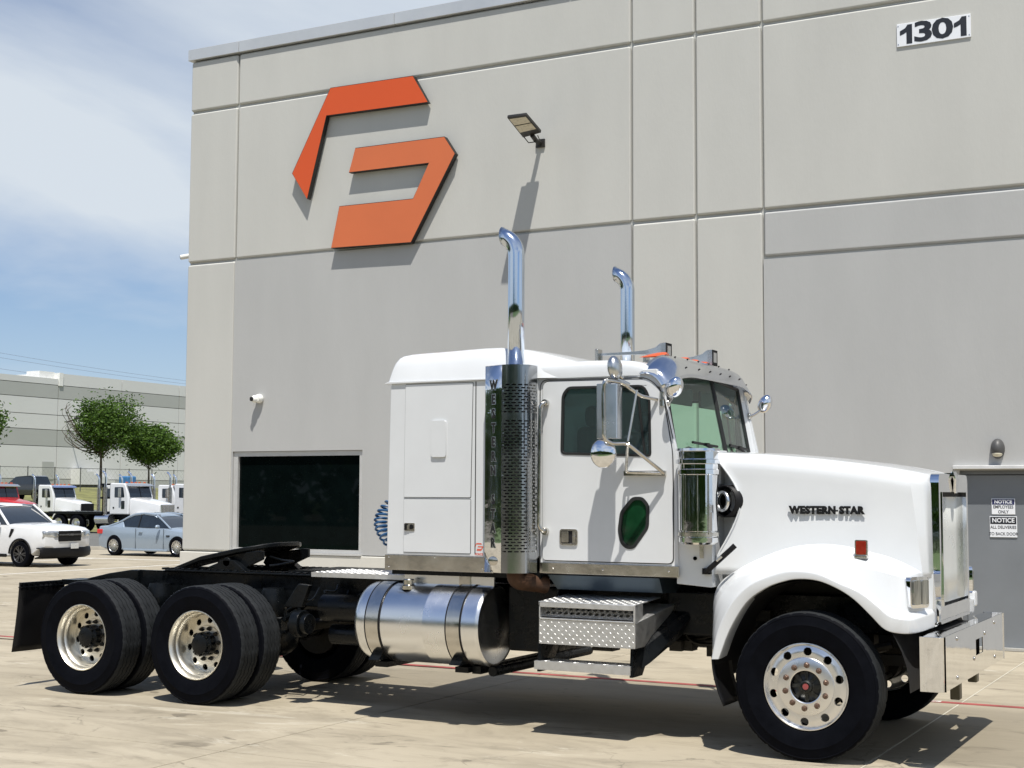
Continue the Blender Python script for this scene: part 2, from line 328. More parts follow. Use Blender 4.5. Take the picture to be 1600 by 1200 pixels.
# ground sheet (with the slight fall of the yard towards the back)
xs = [-700, -300, -160, -110, -80, -65, -50, -45, -40, -35, -30, -25, -20, -15, -10, -5, 0, 5, 10, 20, 60, 300]
ys = [-300, -60, -30, -14, -10, -5, 0, 5, 10, 15, 20, 25, 30, 35, 40, 45, 50, 60, 80, 120, 250, 700]
g = MB().grid([[(x, y, max(gz(x, y), -.45) - .013) for y in ys] for x in xs])
ground = struct(g.build('ground', SEAL, ang=None, recalc=False))
if ground.data.polygons[0].normal.z < 0: ground.data.flip_normals()
jx = [-3.85 + 4.24 * i for i in range(-9, 5)]; jy = [-13.26, -8.06, -2.86, 2.34, 7.54, 12.74, 17.94, 23.14, 28.3]
for i in range(len(jx) - 1):
    for j in range(len(jy) - 1):
        x0, x1, y0, y1 = jx[i] + .007, jx[i + 1] - .007, jy[j] + .007, jy[j + 1] - .007
        if j in (4, 5, 6, 7) and x0 > -12.9: continue
        if j < 3 and x0 < -24.9: continue
        p = [(x0, y0), (x1, y0), (x1, y1), (x0, y1)]
        q = MB().hexa([(a, b, gz(a, b) - .05) for a, b in p] + [(a, b, gz(a, b)) for a, b in p])
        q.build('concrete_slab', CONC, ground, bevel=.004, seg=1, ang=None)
MB().box(.3845, .3965, -13, 7.5, -.02, -.0015).build('pale_sealant', mat('pale_sealant', (.50, .47, .38), .8, var=.2), ground, ang=None)
# surrounding concrete beyond the joint grid, then asphalt yard for the trucks
def sheet(name, m, x0, x1, y0, y1, dz, n=8, parent=None, kind='structure'):
    rows = [[(lerp(x0, x1, i / n), lerp(y0, y1, j / n), gz(lerp(x0, x1, i / n), lerp(y0, y1, j / n)) + dz) for j in range(n + 1)] for i in range(n + 1)]
    o = MB().grid(rows).build(name, m, parent, ang=None, recalc=False)
    if o.data.polygons[0].normal.z < 0: o.data.flip_normals()
    if kind and parent is None: o['kind'] = kind
    return o
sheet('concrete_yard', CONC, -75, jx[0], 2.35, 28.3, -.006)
sheet('grass_verge', GRASS, -300, -25.1, -17.6, 2.3, .0, 6)
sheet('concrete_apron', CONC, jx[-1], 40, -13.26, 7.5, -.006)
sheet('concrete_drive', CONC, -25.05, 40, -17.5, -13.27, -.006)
sheet('asphalt_yard', ASPH, -78, -13.1, 30.0, 75, .004, 10)
sheet('verge_strip', GRASS, -75, -13.1, 28.6, 29.9, .03, 10)
k = MB()
for a in range(-75, -14, 6): k.hexa([(x, y, gz(x, y) + z) for z in (-.05, .12) for x, y in ((a, 28.32), (a + 5.98, 28.32), (a + 5.98, 28.5), (a, 28.5))])
struct(k.build('kerb', mat('kerb_concrete', (.46, .43, .36), .85, var=.12, scale=3), ang=None))
sheet('meadow', GRASS, -300, 300, -300, -17.6, .0, 6)
# grassy bank rising to the neighbouring site
def bankz(x):
    return interp([(-130, 2.5), (-105, 2.4), (-80, 2.0), (-62, -.1), (-55, -.5)], x)
rows = [[(x, y, bankz(x) + .12 * noise.noise(Vector((x * .3, y * .3, 0)))) for y in [40 + 4 * j for j in range(60)]] for x in [-130 + 3 * i for i in range(26)]]
bk = MB().grid(rows).build('grass_bank', GRASSY, ang=60, recalc=False); struct(bk)
if bk.data.polygons[0].normal.z < 0: bk.data.flip_normals()

# fire-lane stripe on the paving
STR = mat('red_traffic_paint', (.27, .055, .05), .8, var=.4, scale=3)
STW = mat('white_traffic_paint', (.66, .64, .58), .8, var=.15, scale=5)
fl = thing('fire_lane_stripe', 'red painted fire lane stripe with white lettering along the paving behind the truck', 'road marking', (0, 2.28, 0))
MB().box(-12.9, 9, -.048, .048, .001, .004).build('stripe', STR, fl, ang=None)
t = text('lettering', 'NO PARKING', .13, STW, MX((-.28, 0, .006)), fl, ext=.0006, bold=.002, xs=1.3)
t.data.transform(MX((-.28, 0, .006)) @ Matrix.Rotation(-PI / 2, 4, 'X') @ MX((-.28, 0, .006)).inverted())
pl = thing('parking_lines', 'faint pale painted parking lines on the concrete in front of the parked cars', 'road marking', (-24, 20, 0))
for x0, x1, y0, y1 in ((-36, -14, 22.3, 22.5), (-24.6, -24.45, 13, 22.3), (-29.8, -29.65, 15, 22.3), (-19.4, -19.25, 12, 22.3)):
    rows = [[(x + 24, y - 20, gz(x, y) + .003) for y in (y0, lerp(y0, y1, .5), y1)] for x in (x0, lerp(x0, x1, .5), x1)]
    MB().grid(rows).build('line', STW, pl, ang=None)

# ------------------------------------------------------------------ warehouse behind the truck
YW = 7.144
def wallmat(name, col):
    m = mat(name, col, .8, var=.045, scale=.9, bump=.16, bscale=30, spec=.2, stretch=(1.2, 1, .35))
    return m
WL = wallmat('pale_grey_wall_paint', (.505, .503, .472))
WD = wallmat('mid_grey_wall_paint', (.425, .428, .42))
WB = wallmat('base_course_paint', (.60, .585, .53))
CAPM = mat('parapet_flashing', (.60, .61, .61), .35, .5, var=.06, scale=2)
FRM = mat('window_frame_aluminium', (.56, .56, .55), .4, .3, var=.05)
WGL = mat('dark_window_glass', (.002, .004, .004), .02, var=.3, rvar=0, spec=.10)
wh = thing('warehouse', 'large pale grey tilt-up concrete warehouse behind the white truck', 'building', (-13, YW, 0))
def lw(o): return o
def wbox(name, m, x0, x1, y0, y1, z0, z1, bev=0, parent=wh, holes=()):
    mb = MB()
    if holes: mb.plate([(x0 + 13, z0), (x1 + 13, z0), (x1 + 13, z1), (x0 + 13, z1)], [[(a + 13, b) for a, b in h] for h in holes], y0 - YW, y1 - YW)
    else: mb.box(x0 + 13, x1 + 13, y0 - YW, y1 - YW, z0, z1)
    return mb.build(name, m, parent, bevel=bev, seg=1, ang=None)
G = .018
cols = [(-12.99, -11.98), (-11.98, -4.92), (-4.92, -3.96), (-3.96, -3.0), (-3.0, 6.2), (6.2, 15)]
winhole = [(-11.95, .945), (-9.42, .945), (-9.42, 2.545), (-11.95, 2.545)]
doorhole = [(-.5, -.0), (.72, -.0), (.72, 2.19), (-.5, 2.19)]
for ci, (a, b) in enumerate(cols):
    lowm = WD if ci in (1, 4, 5) else WL
    rowsz = [(8.265, 9.16, WL), (5.692, 8.265, WL)] + ([(5.049, 5.692, lowm), (.93, 5.049, lowm)] if ci >= 4 else [(.93, 5.692, lowm)])
    for z0, z1, m in rowsz:
        hs = ()
        bot = z0 + (G if z0 > 1 else 0)
        if ci == 1 and z0 < 1: hs = (winhole,)
        if ci == 4 and z0 < 1:
            for xa, xb, za, zb in ((a + .006, -.5, 0.0, 5.049 - G), (-.5, .72, 2.19, 5.049 - G), (.72, b - .006, 0, 5.049 - G)):
                if xa == -.5: wbox('wall_panel', m, xa, xb, YW, YW + .2, za, zb)
                else: wbox('wall_panel', m, xa, xb, YW, YW + .2, za, zb)
            continue
        wbox('wall_panel', m, a + (.006 if ci else 0), b - .006, YW, YW + .2, bot, z1 - G, bev=(0 if hs else .034), holes=hs)
wbox('wall_backing', WL, -12.96, 15, YW + .05, YW + .1, -.2, 9.1, holes=([(-12.0, .9), (-9.3, .9), (-9.3, 2.6), (-12.0, 2.6)], [(-.6, -.19), (.9, -.19), (.9, 2.3), (-.6, 2.3)]))
for a, b in ((-12.99, -8.5), (-8.5, -3.02)): wbox('base_course', WB, a + .0, b - .006, YW - .035, YW + .2, -.1, .915, .012)
# side and rear shell of the building
wbox('side_wall', WL, -12.985, -12.6, YW + .21, 45, -.3, 9.14)
wbox('roof_deck', WD, -12.55, 15, YW + .25, 45, 8.6, 8.75)
wbox('rear_wall', WL, -12.55, 15, 44.6, 45, -.3, 8.59)
wbox('interior_partition', DARK, -12.5, 1, YW + .9, YW + 1.0, .0, 4)
for i, (a, b) in enumerate(((-13.03, -11.95), (-11.95, -8.9), (-8.9, -5.85), (-5.85, -2.8), (-2.8, .25), (.25, 3.3), (3.3, 15))):
    wbox('parapet_cap', CAPM, a + .002, b - .002, YW - .045, YW + .34, 9.155, 9.345, .008)
wbox('parapet_cap', CAPM, -13.03, -12.55, YW + .345, 45, 9.155, 9.345, .008)
# window
fr = wbox('window_frame', FRM, -11.945, -9.425, YW + .03, YW + .12, .948, 2.54, holes=([(-11.86, 1.0), (-9.49, 1.0), (-9.49, 2.465), (-11.86, 2.465)],))
wp = wbox('window_pane', WGL, -11.87, -9.48, YW + .08, YW + .09, .99, 2.475); wp.parent = fr; wp.matrix_parent_inverse = Matrix.Identity(4)
wbox('window_sill', FRM, -11.96, -9.40, YW - .05, YW + .05, .918, .944)
# door
DOORM = mat('grey_door_paint', (.185, .20, .215), .45, var=.05, scale=2)
dr = wbox('door', DOORM, -.44, .70, YW + .085, YW + .13, .012, 2.13)
df = wbox('door_frame', mat('grey_frame_paint', (.15, .16, .17), .5), -.499, .719, YW + .07, YW + .19, 0, 2.188, holes=([(-.445, .0001), (.675, .0001), (.675, 2.14), (-.445, 2.14)],))
wbox('threshold', mat('threshold_metal', (.55, .54, .5), .5, .5), -.56, .8, YW - .03, YW + .08, .0, .03)
wbox('drip_cap', mat('drip_cap_metal', (.75, .75, .74), .4, .3), -.565, .8, YW - .075, YW + .0, 2.205, 2.25, .006)

# logo
ORD = mat('orange_sign_face', (.62, .085, .014), .42, var=.03, scale=.6)
ORL = mat('paler_orange_sign_face', (.60, .15, .052), .42, var=.05, scale=.7)  # paler orange for the lower letter piece
SIDE = mat('sign_return_black', (.012, .01, .008), .5)
lg = thing('emblem_sign', 'large orange angular letter emblem mounted on the grey wall left of the exhaust stacks', 'sign', (-9.2, YW, 7))
A = [(-10.761, 6.979), (-10.035, 8.282), (-8.496, 8.268), (-8.227, 7.814), (-10.102, 7.836), (-10.451, 6.534)]
B = [(-9.659, 6.875), (-9.544, 7.259), (-7.928, 7.254), (-7.735, 6.968), (-8.502, 5.680), (-9.980, 5.707), (-9.833, 6.364), (-8.475, 6.357), (-8.195, 6.871)]
for P, m in ((A, ORD), (B, ORL)):
    Q = [(a + 9.2, b - 7) for a, b in P]
    bx = MB().plate(Q, [], -.115, -.025).build('letter_body', SIDE, lg, ang=None)
    MB().plate(grow(Q, -.009), [], -.118, -.1151).build('letter_face', m, bx, ang=None)
    c = (sum(q[0] for q in Q) / len(Q), sum(q[1] for q in Q) / len(Q))
for a, b in ((-.5, 1.05), (.6, 1.05), (-1.15, .1), (-.2, .1), (.9, .1), (-.4, -.9), (.3, -.9)): MB().box(a - .02, a + .02, -.03, 0.0, b - .02, b + .02).build('standoff', SIDE, lg, ang=None)
# number plate sign
SGN = mat('white_sign_sheet', (.78, .80, .83), .4, var=.03); SGB = mat('black_sign_vinyl', (.012, .015, .022), .5); SGN2 = mat('navy_sign_vinyl', (.02, .025, .10), .5)
ns = thing('street_number_sign', 'white street number sign reading 1301 high on the wall', 'sign', (-.706, YW, 7.816))
MB().box(-.464, .464, -.02, -.001, -.15, .15).build('plate', SGN, ns, bevel=.004, ang=None)
for ch, x in zip('1301', (-.345, -.125, .115, .335)):
    if ch == '1':
        one = [(.005, -.125), (.078, -.125), (.078, .128), (.020, .128), (-.010, .085), (-.078, .052), (-.078, -.005), (-.035, .008), (.005, .030)]
        MB().plate([(a + x, b) for a, b in one], [], -.0227, -.0203).build('digit', SGB, ns, ang=None)
    else: text('digit', ch, .355, SGB, MX((x, -.0215, 0)), ns, ext=.0012, bold=.011, xs=1.5)
for a in (-.445, .445):
    for b in (-.12, .12): MB().lathe([(0, -.024), (.008, -.023), (.008, -.02)], (a, 0, b), n=8).build('screw', STEEL, ns)
def notice(label, x, z, w, h, hh, hcol, lines, sizes):
    n = thing('notice_sign', label, 'sign', (x, YW + .085, z), group='notice signs on the grey door')
    MB().box(-w / 2, w / 2, -.012, -.001, -h / 2, h / 2).build('plate', SGN, n, bevel=.003, ang=None)
    MB().box(-w / 2 + .008, w / 2 - .008, -.0135, -.0122, h / 2 - hh, h / 2 - .008).build('header', hcol, n, ang=None)
    text('header_text', 'NOTICE', hh * .78, SGN, MX((0, -.0145, h / 2 - hh / 2 - .004)), n, ext=.0005, bold=.002, xs=.98)
    for i, (l, s_) in enumerate(zip(lines, sizes)):
        text('text_line', l, s_, SGB, MX((0, -.0130, h / 2 - hh - (i + .5) * (h - hh) / len(lines))), n, ext=.0005, bold=.0006, xs=.86)
notice('upper white notice sign with navy header reading EMPLOYEES ONLY on the grey door', .007, 1.746, .278, .195, .075, SGN2, ('EMPLOYEES', 'ONLY'), (.054, .054))
notice('lower white notice sign with black header reading ALL DELIVERIES TO BACK DOOR', .003, 1.497, .322, .257, .095, SGB, ('ALL DELIVERIES', 'TO BACK DOOR'), (.052, .052))
# flood light
FX = mat('fixture_bronze', (.022, .02, .017), .45, var=.1); FL = mat('led_lens_cream', (.55, .50, .38), .3, var=.08, scale=20)
fd = thing('flood_light', 'dark shoebox flood light tilted up on the wall beside the orange emblem', 'wall light', (-6.35, YW, 6.9))
def hx(dn, up, m, name, u0, u1, v0, v1, par=fd):
    T0 = Vector((-.129, -.81, .297)); T1 = Vector((.178, -.81, .296)); B0 = Vector((-.16, -.26, .135)); B1 = Vector((.135, -.26, .175))
    nrm = (T1 - T0).cross(B0 - T0).normalized()
    if nrm.z < 0: nrm = -nrm
    def P(u, v, h): return (T0 * (1 - u) + T1 * u) * (1 - v) + (B0 * (1 - u) + B1 * u) * v + nrm * h
    return MB().hexa([P(u, v, dn) for u, v in ((u0, v0), (u1, v0), (u1, v1), (u0, v1))] + [P(u, v, up) for u, v in ((u0, v0), (u1, v0), (u1, v1), (u0, v1))]).build(name, m, par, bevel=.008, ang=None)
hx(-.0, .045, FX, 'head', 0, 1, 0, 1)
hx(-.006, -.001, FL, 'lens', .07, .93, .06, .38); hx(-.006, -.001, FL, 'lens', .07, .93, .42, .74)
s = MB(); s.tube([(.0, -.28, .15), (.0, -.16, .10), (.0, 0, .09)], .035, 10); s.box(-.07, .07, -.03, 0, .03, .15); s.tube([(-.12, -.3, .13), (-.1, -.2, .07), (.09, -.2, .07), (.1, -.3, .13)], .008, 6)
s.build('bracket', FX, fd)
# cameras
CW = mat('camera_white', (.78, .78, .74), .35)
dc = thing('dome_camera', 'white turret security camera on the grey wall above the dark window', 'camera', (-11.40, YW, 3.39))
MB().lathe([(0, 0), (.06, 0), (.075, -.03), (.07, -.07), (.05, -.1), (0, -.1)], (0, 0, 0), n=20).build('base', CW, dc)
s = MB().ball((-.04, -.1, -.01), .062, .062, .062, 16, 12); s.build('housing', CW, dc)
MB().lathe([(0, 0), (.034, 0), (.036, .03), (0, .03)], (0, 0, 0), n=16).xf(MX((-.065, -.17, -.012), rz=-.35)).build('lens', DARK, dc)
bc = thing('bullet_camera', 'small white bullet camera sticking out from the left side of the warehouse', 'camera', (-13, 7.6, 5.92))
MB().tube([(-.10, 0, .02), (-.42, -.12, -.03)], .042, 14).build('housing', CW, bc)
MB().tube([(0, .02, .0), (-.12, 0, .02)], .02, 8).build('bracket', CW, bc)
MB().tube([(-.415, -.118, -.029), (-.428, -.123, -.031)], .037, 14).build('lens', DARK, bc)
wl = thing('wall_pack_light', 'dark oval bulkhead light on the wall above the grey door', 'wall light', (-.03, YW, 2.455))
MB().ball((0, -.0, 0), .085, .12, .125, 20, 14).build('housing', mat('bulkhead_grey', (.07, .07, .07), .45), wl)
MB().ball((0, -.035, -.062), .064, .075, .045, 16, 10).build('lens', mat('frosted_lens', (.62, .58, .45), .3), wl)

# ================================================================== THE TRUCK (origin: ground under the front axle, +x forward)
TK = thing('semi_truck', 'white conventional sleeper tractor truck with chrome stacks parked in front of the warehouse', 'truck')

# ---- wheels
def tyre_mesh(name, zig):
    n = 192; R = .525; rows = []
    side = [(.300, -.100), (.318, -.122), (.36, -.137), (.425, -.142), (.432, -.1445), (.438, -.142), (.47, -.137), (.495, -.131), (.499, -.133), (.507, -.128), (.517, -.120), (.523, -.108)]
    ed = []
    for gc, gw in ((-.072, .011), (-.026, .012), (.026, .012), (.072, .011)):
        for off, rad in ((-gw / 2, R), (-gw / 2 + .002, R - .014), (gw / 2 - .002, R - .014), (gw / 2, R)): ed.append((rad, gc + off, True))
    prof = [(r, y, False) for r, y in side] + ed + [(r, -y, False) for r, y in reversed(side)]
    for r, y, zg in prof:
        row = []
        for j in range(n):
            t = 2 * PI * j / n; yy = y + (zig * (1 if (j // 3) % 2 else -1) if zg else 0); q = r
            if abs(y) in (.108, .120): q = r - (.006 if j % 6 == 0 else 0)
            row.append((q * math.cos(t), yy, q * math.sin(t)))
        rows.append(row)
    mb = MB().grid(rows, True); me = mb.mesh(name, 30); me.materials.append(RUBBER); me.materials.append(TREAD)
    for p in me.polygons:
        if math.hypot(p.center.x, p.center.z) > .505 and abs(p.center.y) < .116: p.material_index = 1
    return me
TY_R = tyre_mesh('tyre', .0045); TY_F = tyre_mesh('steer_tyre', 0.0)
def holed(mb, r0, r1, n, rc, rh, yf, depth=.012, seg=20, a0=0.):
    """annulus in the xz plane with n round holes; yf(r) gives the surface offset"""
    for k in range(n):
        am = a0 + 2 * PI * k / n; da = PI / n; outer = []
        for i in range(seg):
            s = i / seg * 4; c = int(s); f = s - c
            if c == 0: a, r = am - da + 2 * da * f, r0
            elif c == 1: a, r = am + da, lerp(r0, r1, f)
            elif c == 2: a, r = am + da - 2 * da * f, r1
            else: a, r = am - da, lerp(r1, r0, f)
            outer.append((a, r))
        v = [(r * math.cos(a), yf(r), r * math.sin(a)) for a, r in outer]
        cxh, czh = rc * math.cos(am), rc * math.sin(am); hole = []
        for a, r in outer:
            th = math.atan2(r * math.sin(a) - czh, r * math.cos(a) - cxh)
            hx_, hz_ = cxh + rh * math.cos(th), czh + rh * math.sin(th); hole.append((hx_, yf(math.hypot(hx_, hz_)), hz_))
        mid = [tuple(lerp(p[i], q[i], .7) for i in range(3)) for p, q in zip(v, hole)]
        inn = [(p[0], p[1] + depth, p[2]) for p in hole]
        mb.grid([v, mid, hole, inn], True)
def steer_rim():
    m = MB(); yf = lambda r: -.112 + .35 * max(0, r - .25)
    m.lathe([(.30, -.09), (.307, -.116), (.306, -.122), (.300, -.123), (.292, -.112), (.286, -.100)], (0, 0, 0), n=64)
    m.lathe([(.286, -.100), (.286, yf(.286))], (0, 0, 0), n=64)
    holed(m, .206, .286, 10, .247, .030, yf, .02, a0=PI / 20 + .1)
    m.lathe([(.206, -.112), (.201, -.120), (.196, -.1225), (.118, -.1225), (.112, -.119), (.112, -.05)], (0, 0, 0), n=64)
    return m.mesh('wheel', 30)
def drive_rim():
    m = MB(); yf = lambda r: .045 + .25 * max(0, r - .2)
    m.lathe([(.30, -.09), (.307, -.116), (.306, -.122), (.300, -.123), (.290, -.110), (.279, -.085), (.276, -.06), (.264, -.045), (.258, -.01), (.258, .03), (.252, .058)], (0, 0, 0), n=64)
    holed(m, .165, .252, 10, .212, .029, yf, .02, a0=.2)
    m.lathe([(.165, .045), (.160, .036), (.110, .036), (.110, .05)], (0, 0, 0), n=64)
    return m.mesh('wheel', 30)
SR, DRM = steer_rim(), drive_rim(); SR.materials.append(WHEEL); DRM.materials.append(WHEELD)
def nut_mesh():
    m = MB(); m.lathe([(.020, 0), (.021, -.004), (.017, -.006)], (0, 0, 0), n=16); m.lathe([(.0165, -.005), (.0165, -.024), (.013, -.030), (0, -.031)], (0, 0, 0), n=6); m.lathe([(.008, -.03), (.008, -.04), (0, -.041)], (0, 0, 0), n=10); return m.mesh('lug_nut', 30)
NUT = nut_mesh(); NUT.materials.append(LUG); NUT2 = NUT.copy(); NUT2.materials.clear(); NUT2.materials.append(GREASE)
def hubs():
    m = MB(); m.lathe([(.111, -.06), (.104, -.075), (.06, -.095), (.046, -.098), (.044, -.122), (.034, -.128), (.034, -.118), (0, -.118)], (0, 0, 0), n=40)
    for k in range(8):
        a = 2 * PI * k / 8; c, s_ = math.cos(a), math.sin(a); p = []
        for dy in (-.055, -.098):
            for u, w in ((.046, -.010), (.106, -.014), (.106, .014), (.046, .010)): p.append((u * c - w * s_, dy if u > .1 or dy > -.06 else dy - .004, u * s_ + w * c))
        m.hexa(p)
    h = m.mesh('hub', 30)
    h.materials.append(HUBD)
    m = MB(); m.lathe([(.110, .045), (.108, -.03), (.098, -.042), (.088, -.045), (.085, -.07), (.06, -.078), (0, -.08)], (0, 0, 0), n=32)
    for k in range(8):
        a = 2 * PI * k / 8; m.lathe([(.009, -.04), (.009, -.062), (0, -.063)], (.098 * math.cos(a), 0, .098 * math.sin(a)), n=6)
    d = m.mesh('hub', 30); d.materials.append(BLACK); return h, d
HF, HR = hubs()
OIL = MB().lathe([(.022, -.118), (.021, -.127), (0, -.128)], (0, 0, 0), n=20).mesh('oil_window'); OIL.materials.append(mat('red_oil_window', (.28, .06, .06), .2))
def wheel(kind, x, y, side, turn=0.):
    w = put('wheel', SR if kind == 'f' else DRM, TK); w.location = (x, y, .523); w.rotation_euler = (0, 0, 0 if side < 0 else PI)
    put('tyre', TY_F if kind == 'f' else TY_R, w)
    put('hub', HF if kind == 'f' else HR, w)
    if kind == 'f': put('oil_window', OIL, w)
    for k in range(10):
        a = 2 * PI * k / 10 + turn; n_ = put('lug_nut', NUT if kind == 'f' else NUT2, w); r = .152 if kind == 'f' else .138; n_.location = (r * math.cos(a), -.122 if kind == 'f' else .036, r * math.sin(a)); n_.rotation_euler = (0, a, 0)
    return w
for sd in (-1, 1):
    wheel('f', 0, 1.07 * sd, sd, .25)
    for x in (-5.541, -6.910):
        w = wheel('r', x, 1.075 * sd, sd, .1); 
        o = put('inner_tyre', TY_R, TK); o.location = (x, .755 * sd, .523)
m = MB()
for x in (-5.541, -6.91):
    for sd in (-1, 1): MB().lathe([(.30, -.3 * -sd), (.25, -.12 * -sd), (.25, .12 * -sd), (.0, .1 * -sd)], (x, .755 * sd, .523), n=32).build('brake_drum', GREASE, TK)

# ---- chassis
m = MB()
for sd in (-1, 1):
    a, b = sorted((.43 * sd, .37 * sd)); c, d = sorted((.43 * sd, .422 * sd))
    m.box(-7.0, .70, c, d, .84, 1.115); m.box(-7.0, .70, a, b, 1.107, 1.115); m.box(-7.0, .70, a, b, .84, .848)
m.build('frame_rail', BLACK, TK, ang=None)
for x in (-6.95, -6.3, -4.6, -3.4, -2.3, .55): MB().box(x - .05, x + .05, -.368, .368, .88, 1.09).build('crossmember', BLACK, TK, ang=None)
m = MB()
for x in (-5.541, -6.91):
    m.tube([(x, -.85, .523), (x, -.3, .523), (x, -.2, .53), (x, .2, .53), (x, .3, .523), (x, .85, .523)], [.07, .075, .13, .13, .075, .07], 14)
    m.ball((x, 0, .53), .24, .2, .22, 16, 10)
    for sd in (-1, 1):
        m.tube([(x + .32, .5 * sd, .74), (x + .32, .5 * sd, .80), (x + .32, .5 * sd, .9), (x + .32, .5 * sd, 1.0)], [.11, .13, .13, .10], 18)
        m.box(x - .05, x + .45, .5 * sd - .05, .5 * sd + .05, .62, .72); m.tube([(x + .6, .47 * sd, .8), (x - .05, .47 * sd, .45)], .035, 8)
        m.tube([(x - .15, .36 * sd, .55), (x - .28, .40 * sd, 1.05)], .03, 8)
m.build('rear_suspension', BLACK, TK)
m = MB()
m.box(-.10, .10, -.85, .85, .42, .52)                      # steer axle
for sd in (-1, 1):
    m.box(-.75, .65, .42 * sd - .045, .42 * sd + .045, .62, .70); m.box(-.12, .12, .42 * sd - .07, .42 * sd + .07, .5, .66); m.tube([(-.15, .55 * sd, .5), (-.1, .5 * sd, .95)], .035, 10); m.lathe([(.2, -.05), (.2, .12), (.1, .14)], (0, -.93 if sd < 0 else .86, .523), n=24)
m.tube([(.12, -.8, .40), (.12, .8, .40)], .022, 8); m.tube([(-.2, -.5, .6), (.45, -.5, .78)], .03, 8)
m.build('front_axle', GREASE, TK, ang=40)
m = MB(); m.box(-1.35, .30, -.33, .33, .95, 1.75); m.box(-1.25, .25, -.24, .24, .66, .95); m.box(-1.1, -.2, -.22, .22, .58, .70)
m.tube([(-1.3, 0, .92), (-1.7, 0, .88), (-2.35, 0, .86)], [.28, .24, .14], 16); m.tube([(-2.35, 0, .86), (-4.2, 0, .8), (-5.4, 0, .58)], .055, 10)
for i in range(26):
    x = random.uniform(-2.2, -.5); y = random.uniform(-.5, .3); z = random.uniform(.66, 1.0); s_ = random.uniform(.03, .09)
    m.box(x - s_, x + s_ * 1.4, y - s_, y + s_, z - s_, z + s_ * .8)
for i in range(9):
    x = random.uniform(-2.1, -.9); m.tube(smooth([(x, -.45, .95), (x + .15, -.4, .70 + .1 * random.random()), (x + .45, -.35, .75), (x + .6, -.3, 1.0)], 5), .012, 6)
m.build('engine', GREASE, TK, ang=40)
m = MB(); m.box(.33, .69, -.42, .42, .75, 1.85); m.build('radiator', DARK, TK, ang=None)
# clutter ahead of the drive axles
m = MB()
m.tube([(-4.55, -.62, .86), (-4.05, -.62, .86)], .12, 18); m.tube([(-4.5, -.55, .62), (-4.1, -.55, .62)], .09, 14)
for x in (-4.42, -4.15): m.tube([(x, -.60, .73), (x, -.44, 1.0)], .012, 6)
m.build('air_tank', BLACK, TK)
m = MB(); m.tube([(-4.75, -.78, .72), (-4.66, -.78, .72)], .12, 18); m.tube([(-4.66, -.78, .72), (-4.6, -.78, .72)], .09, 18)
m.prism([(-4.88, .86), (-4.68, .86), (-4.60, 1.06), (-4.72, 1.07)], -.80, -.74); m.build('brake_chamber', BLACK, TK, bevel=.008)
m = MB()
for a, b in (((-4.86, -.5, 1.02), (-5.0, -.62, .72)), ((-4.7, -.5, 1.02), (-4.75, -.78, .84)), ((-4.5, -.5, 1.05), (-4.55, -.62, .98)), ((-3.95, -.5, 1.05), (-4.2, -.62, .97))):
    a, b = Vector(a), Vector(b); m = MB(); m.tube(smooth([a, a.lerp(b, .4) + Vector((.06, -.05, -.02)), a.lerp(b, .7) + Vector((-.03, -.02, 0)), b], 5), .010, 6); m.build('brake_hose', BLACK, TK)
# rear mud flaps
for sd in (-1, 1):
    a, b = sorted((.62 * sd, 1.2 * sd))
    rows = [[(-7.72 - .075 * (1 - (z - .34) / .65) ** 1.5 - .01 * math.sin(9 * y_), y_, z) for z in [.34 + .65 * i / 10 for i in range(11)]] for y_ in [lerp(a, b, j / 6) for j in range(7)]]
    MB().grid(rows).build('mud_flap', BLACKP, TK, solid=.008)
    m = MB(); m.box(-7.73, -7.70, a, b, .985, 1.005); m.box(-7.74, -7.69, a, b, .955, .962)
    for i in range(9): y_ = lerp(a, b, (i + .5) / 9); m.box(-7.733, -7.698, y_ - .008, y_ + .008, .93, .99)
    a2, b2 = sorted((.38 * sd, .66 * sd)); m.box(-7.72, -7.5, a2, b2, .96, 1.01); m.build('flap_hanger', BLACK, TK, ang=None)
    # quarter fender-like flap behind the steer tyre
    a, b = sorted((.78 * sd, 1.185 * sd))
    rows = [[(-.705 + .09 * ((.70 - z) / .36) ** 2, y_, z) for z in [.34 + .36 * i / 8 for i in range(9)]] for y_ in [lerp(a, b, j / 5) for j in range(6)]]
    MB().grid(rows).build('front_mud_flap', BLACKP, TK, solid=.01)
m = MB(); m.prism([(-7.72, .86), (-7.72, .97), (-7.64, 1.0), (-7.28, 1.075), (-7.0, 1.115), (-6.9, 1.116), (-6.9, .84), (-7.4, .86)], -.47, -.36); m.build('frame_end', BLACK, TK, bevel=.01); m.mirror().build('frame_end', BLACK, TK, bevel=.01)
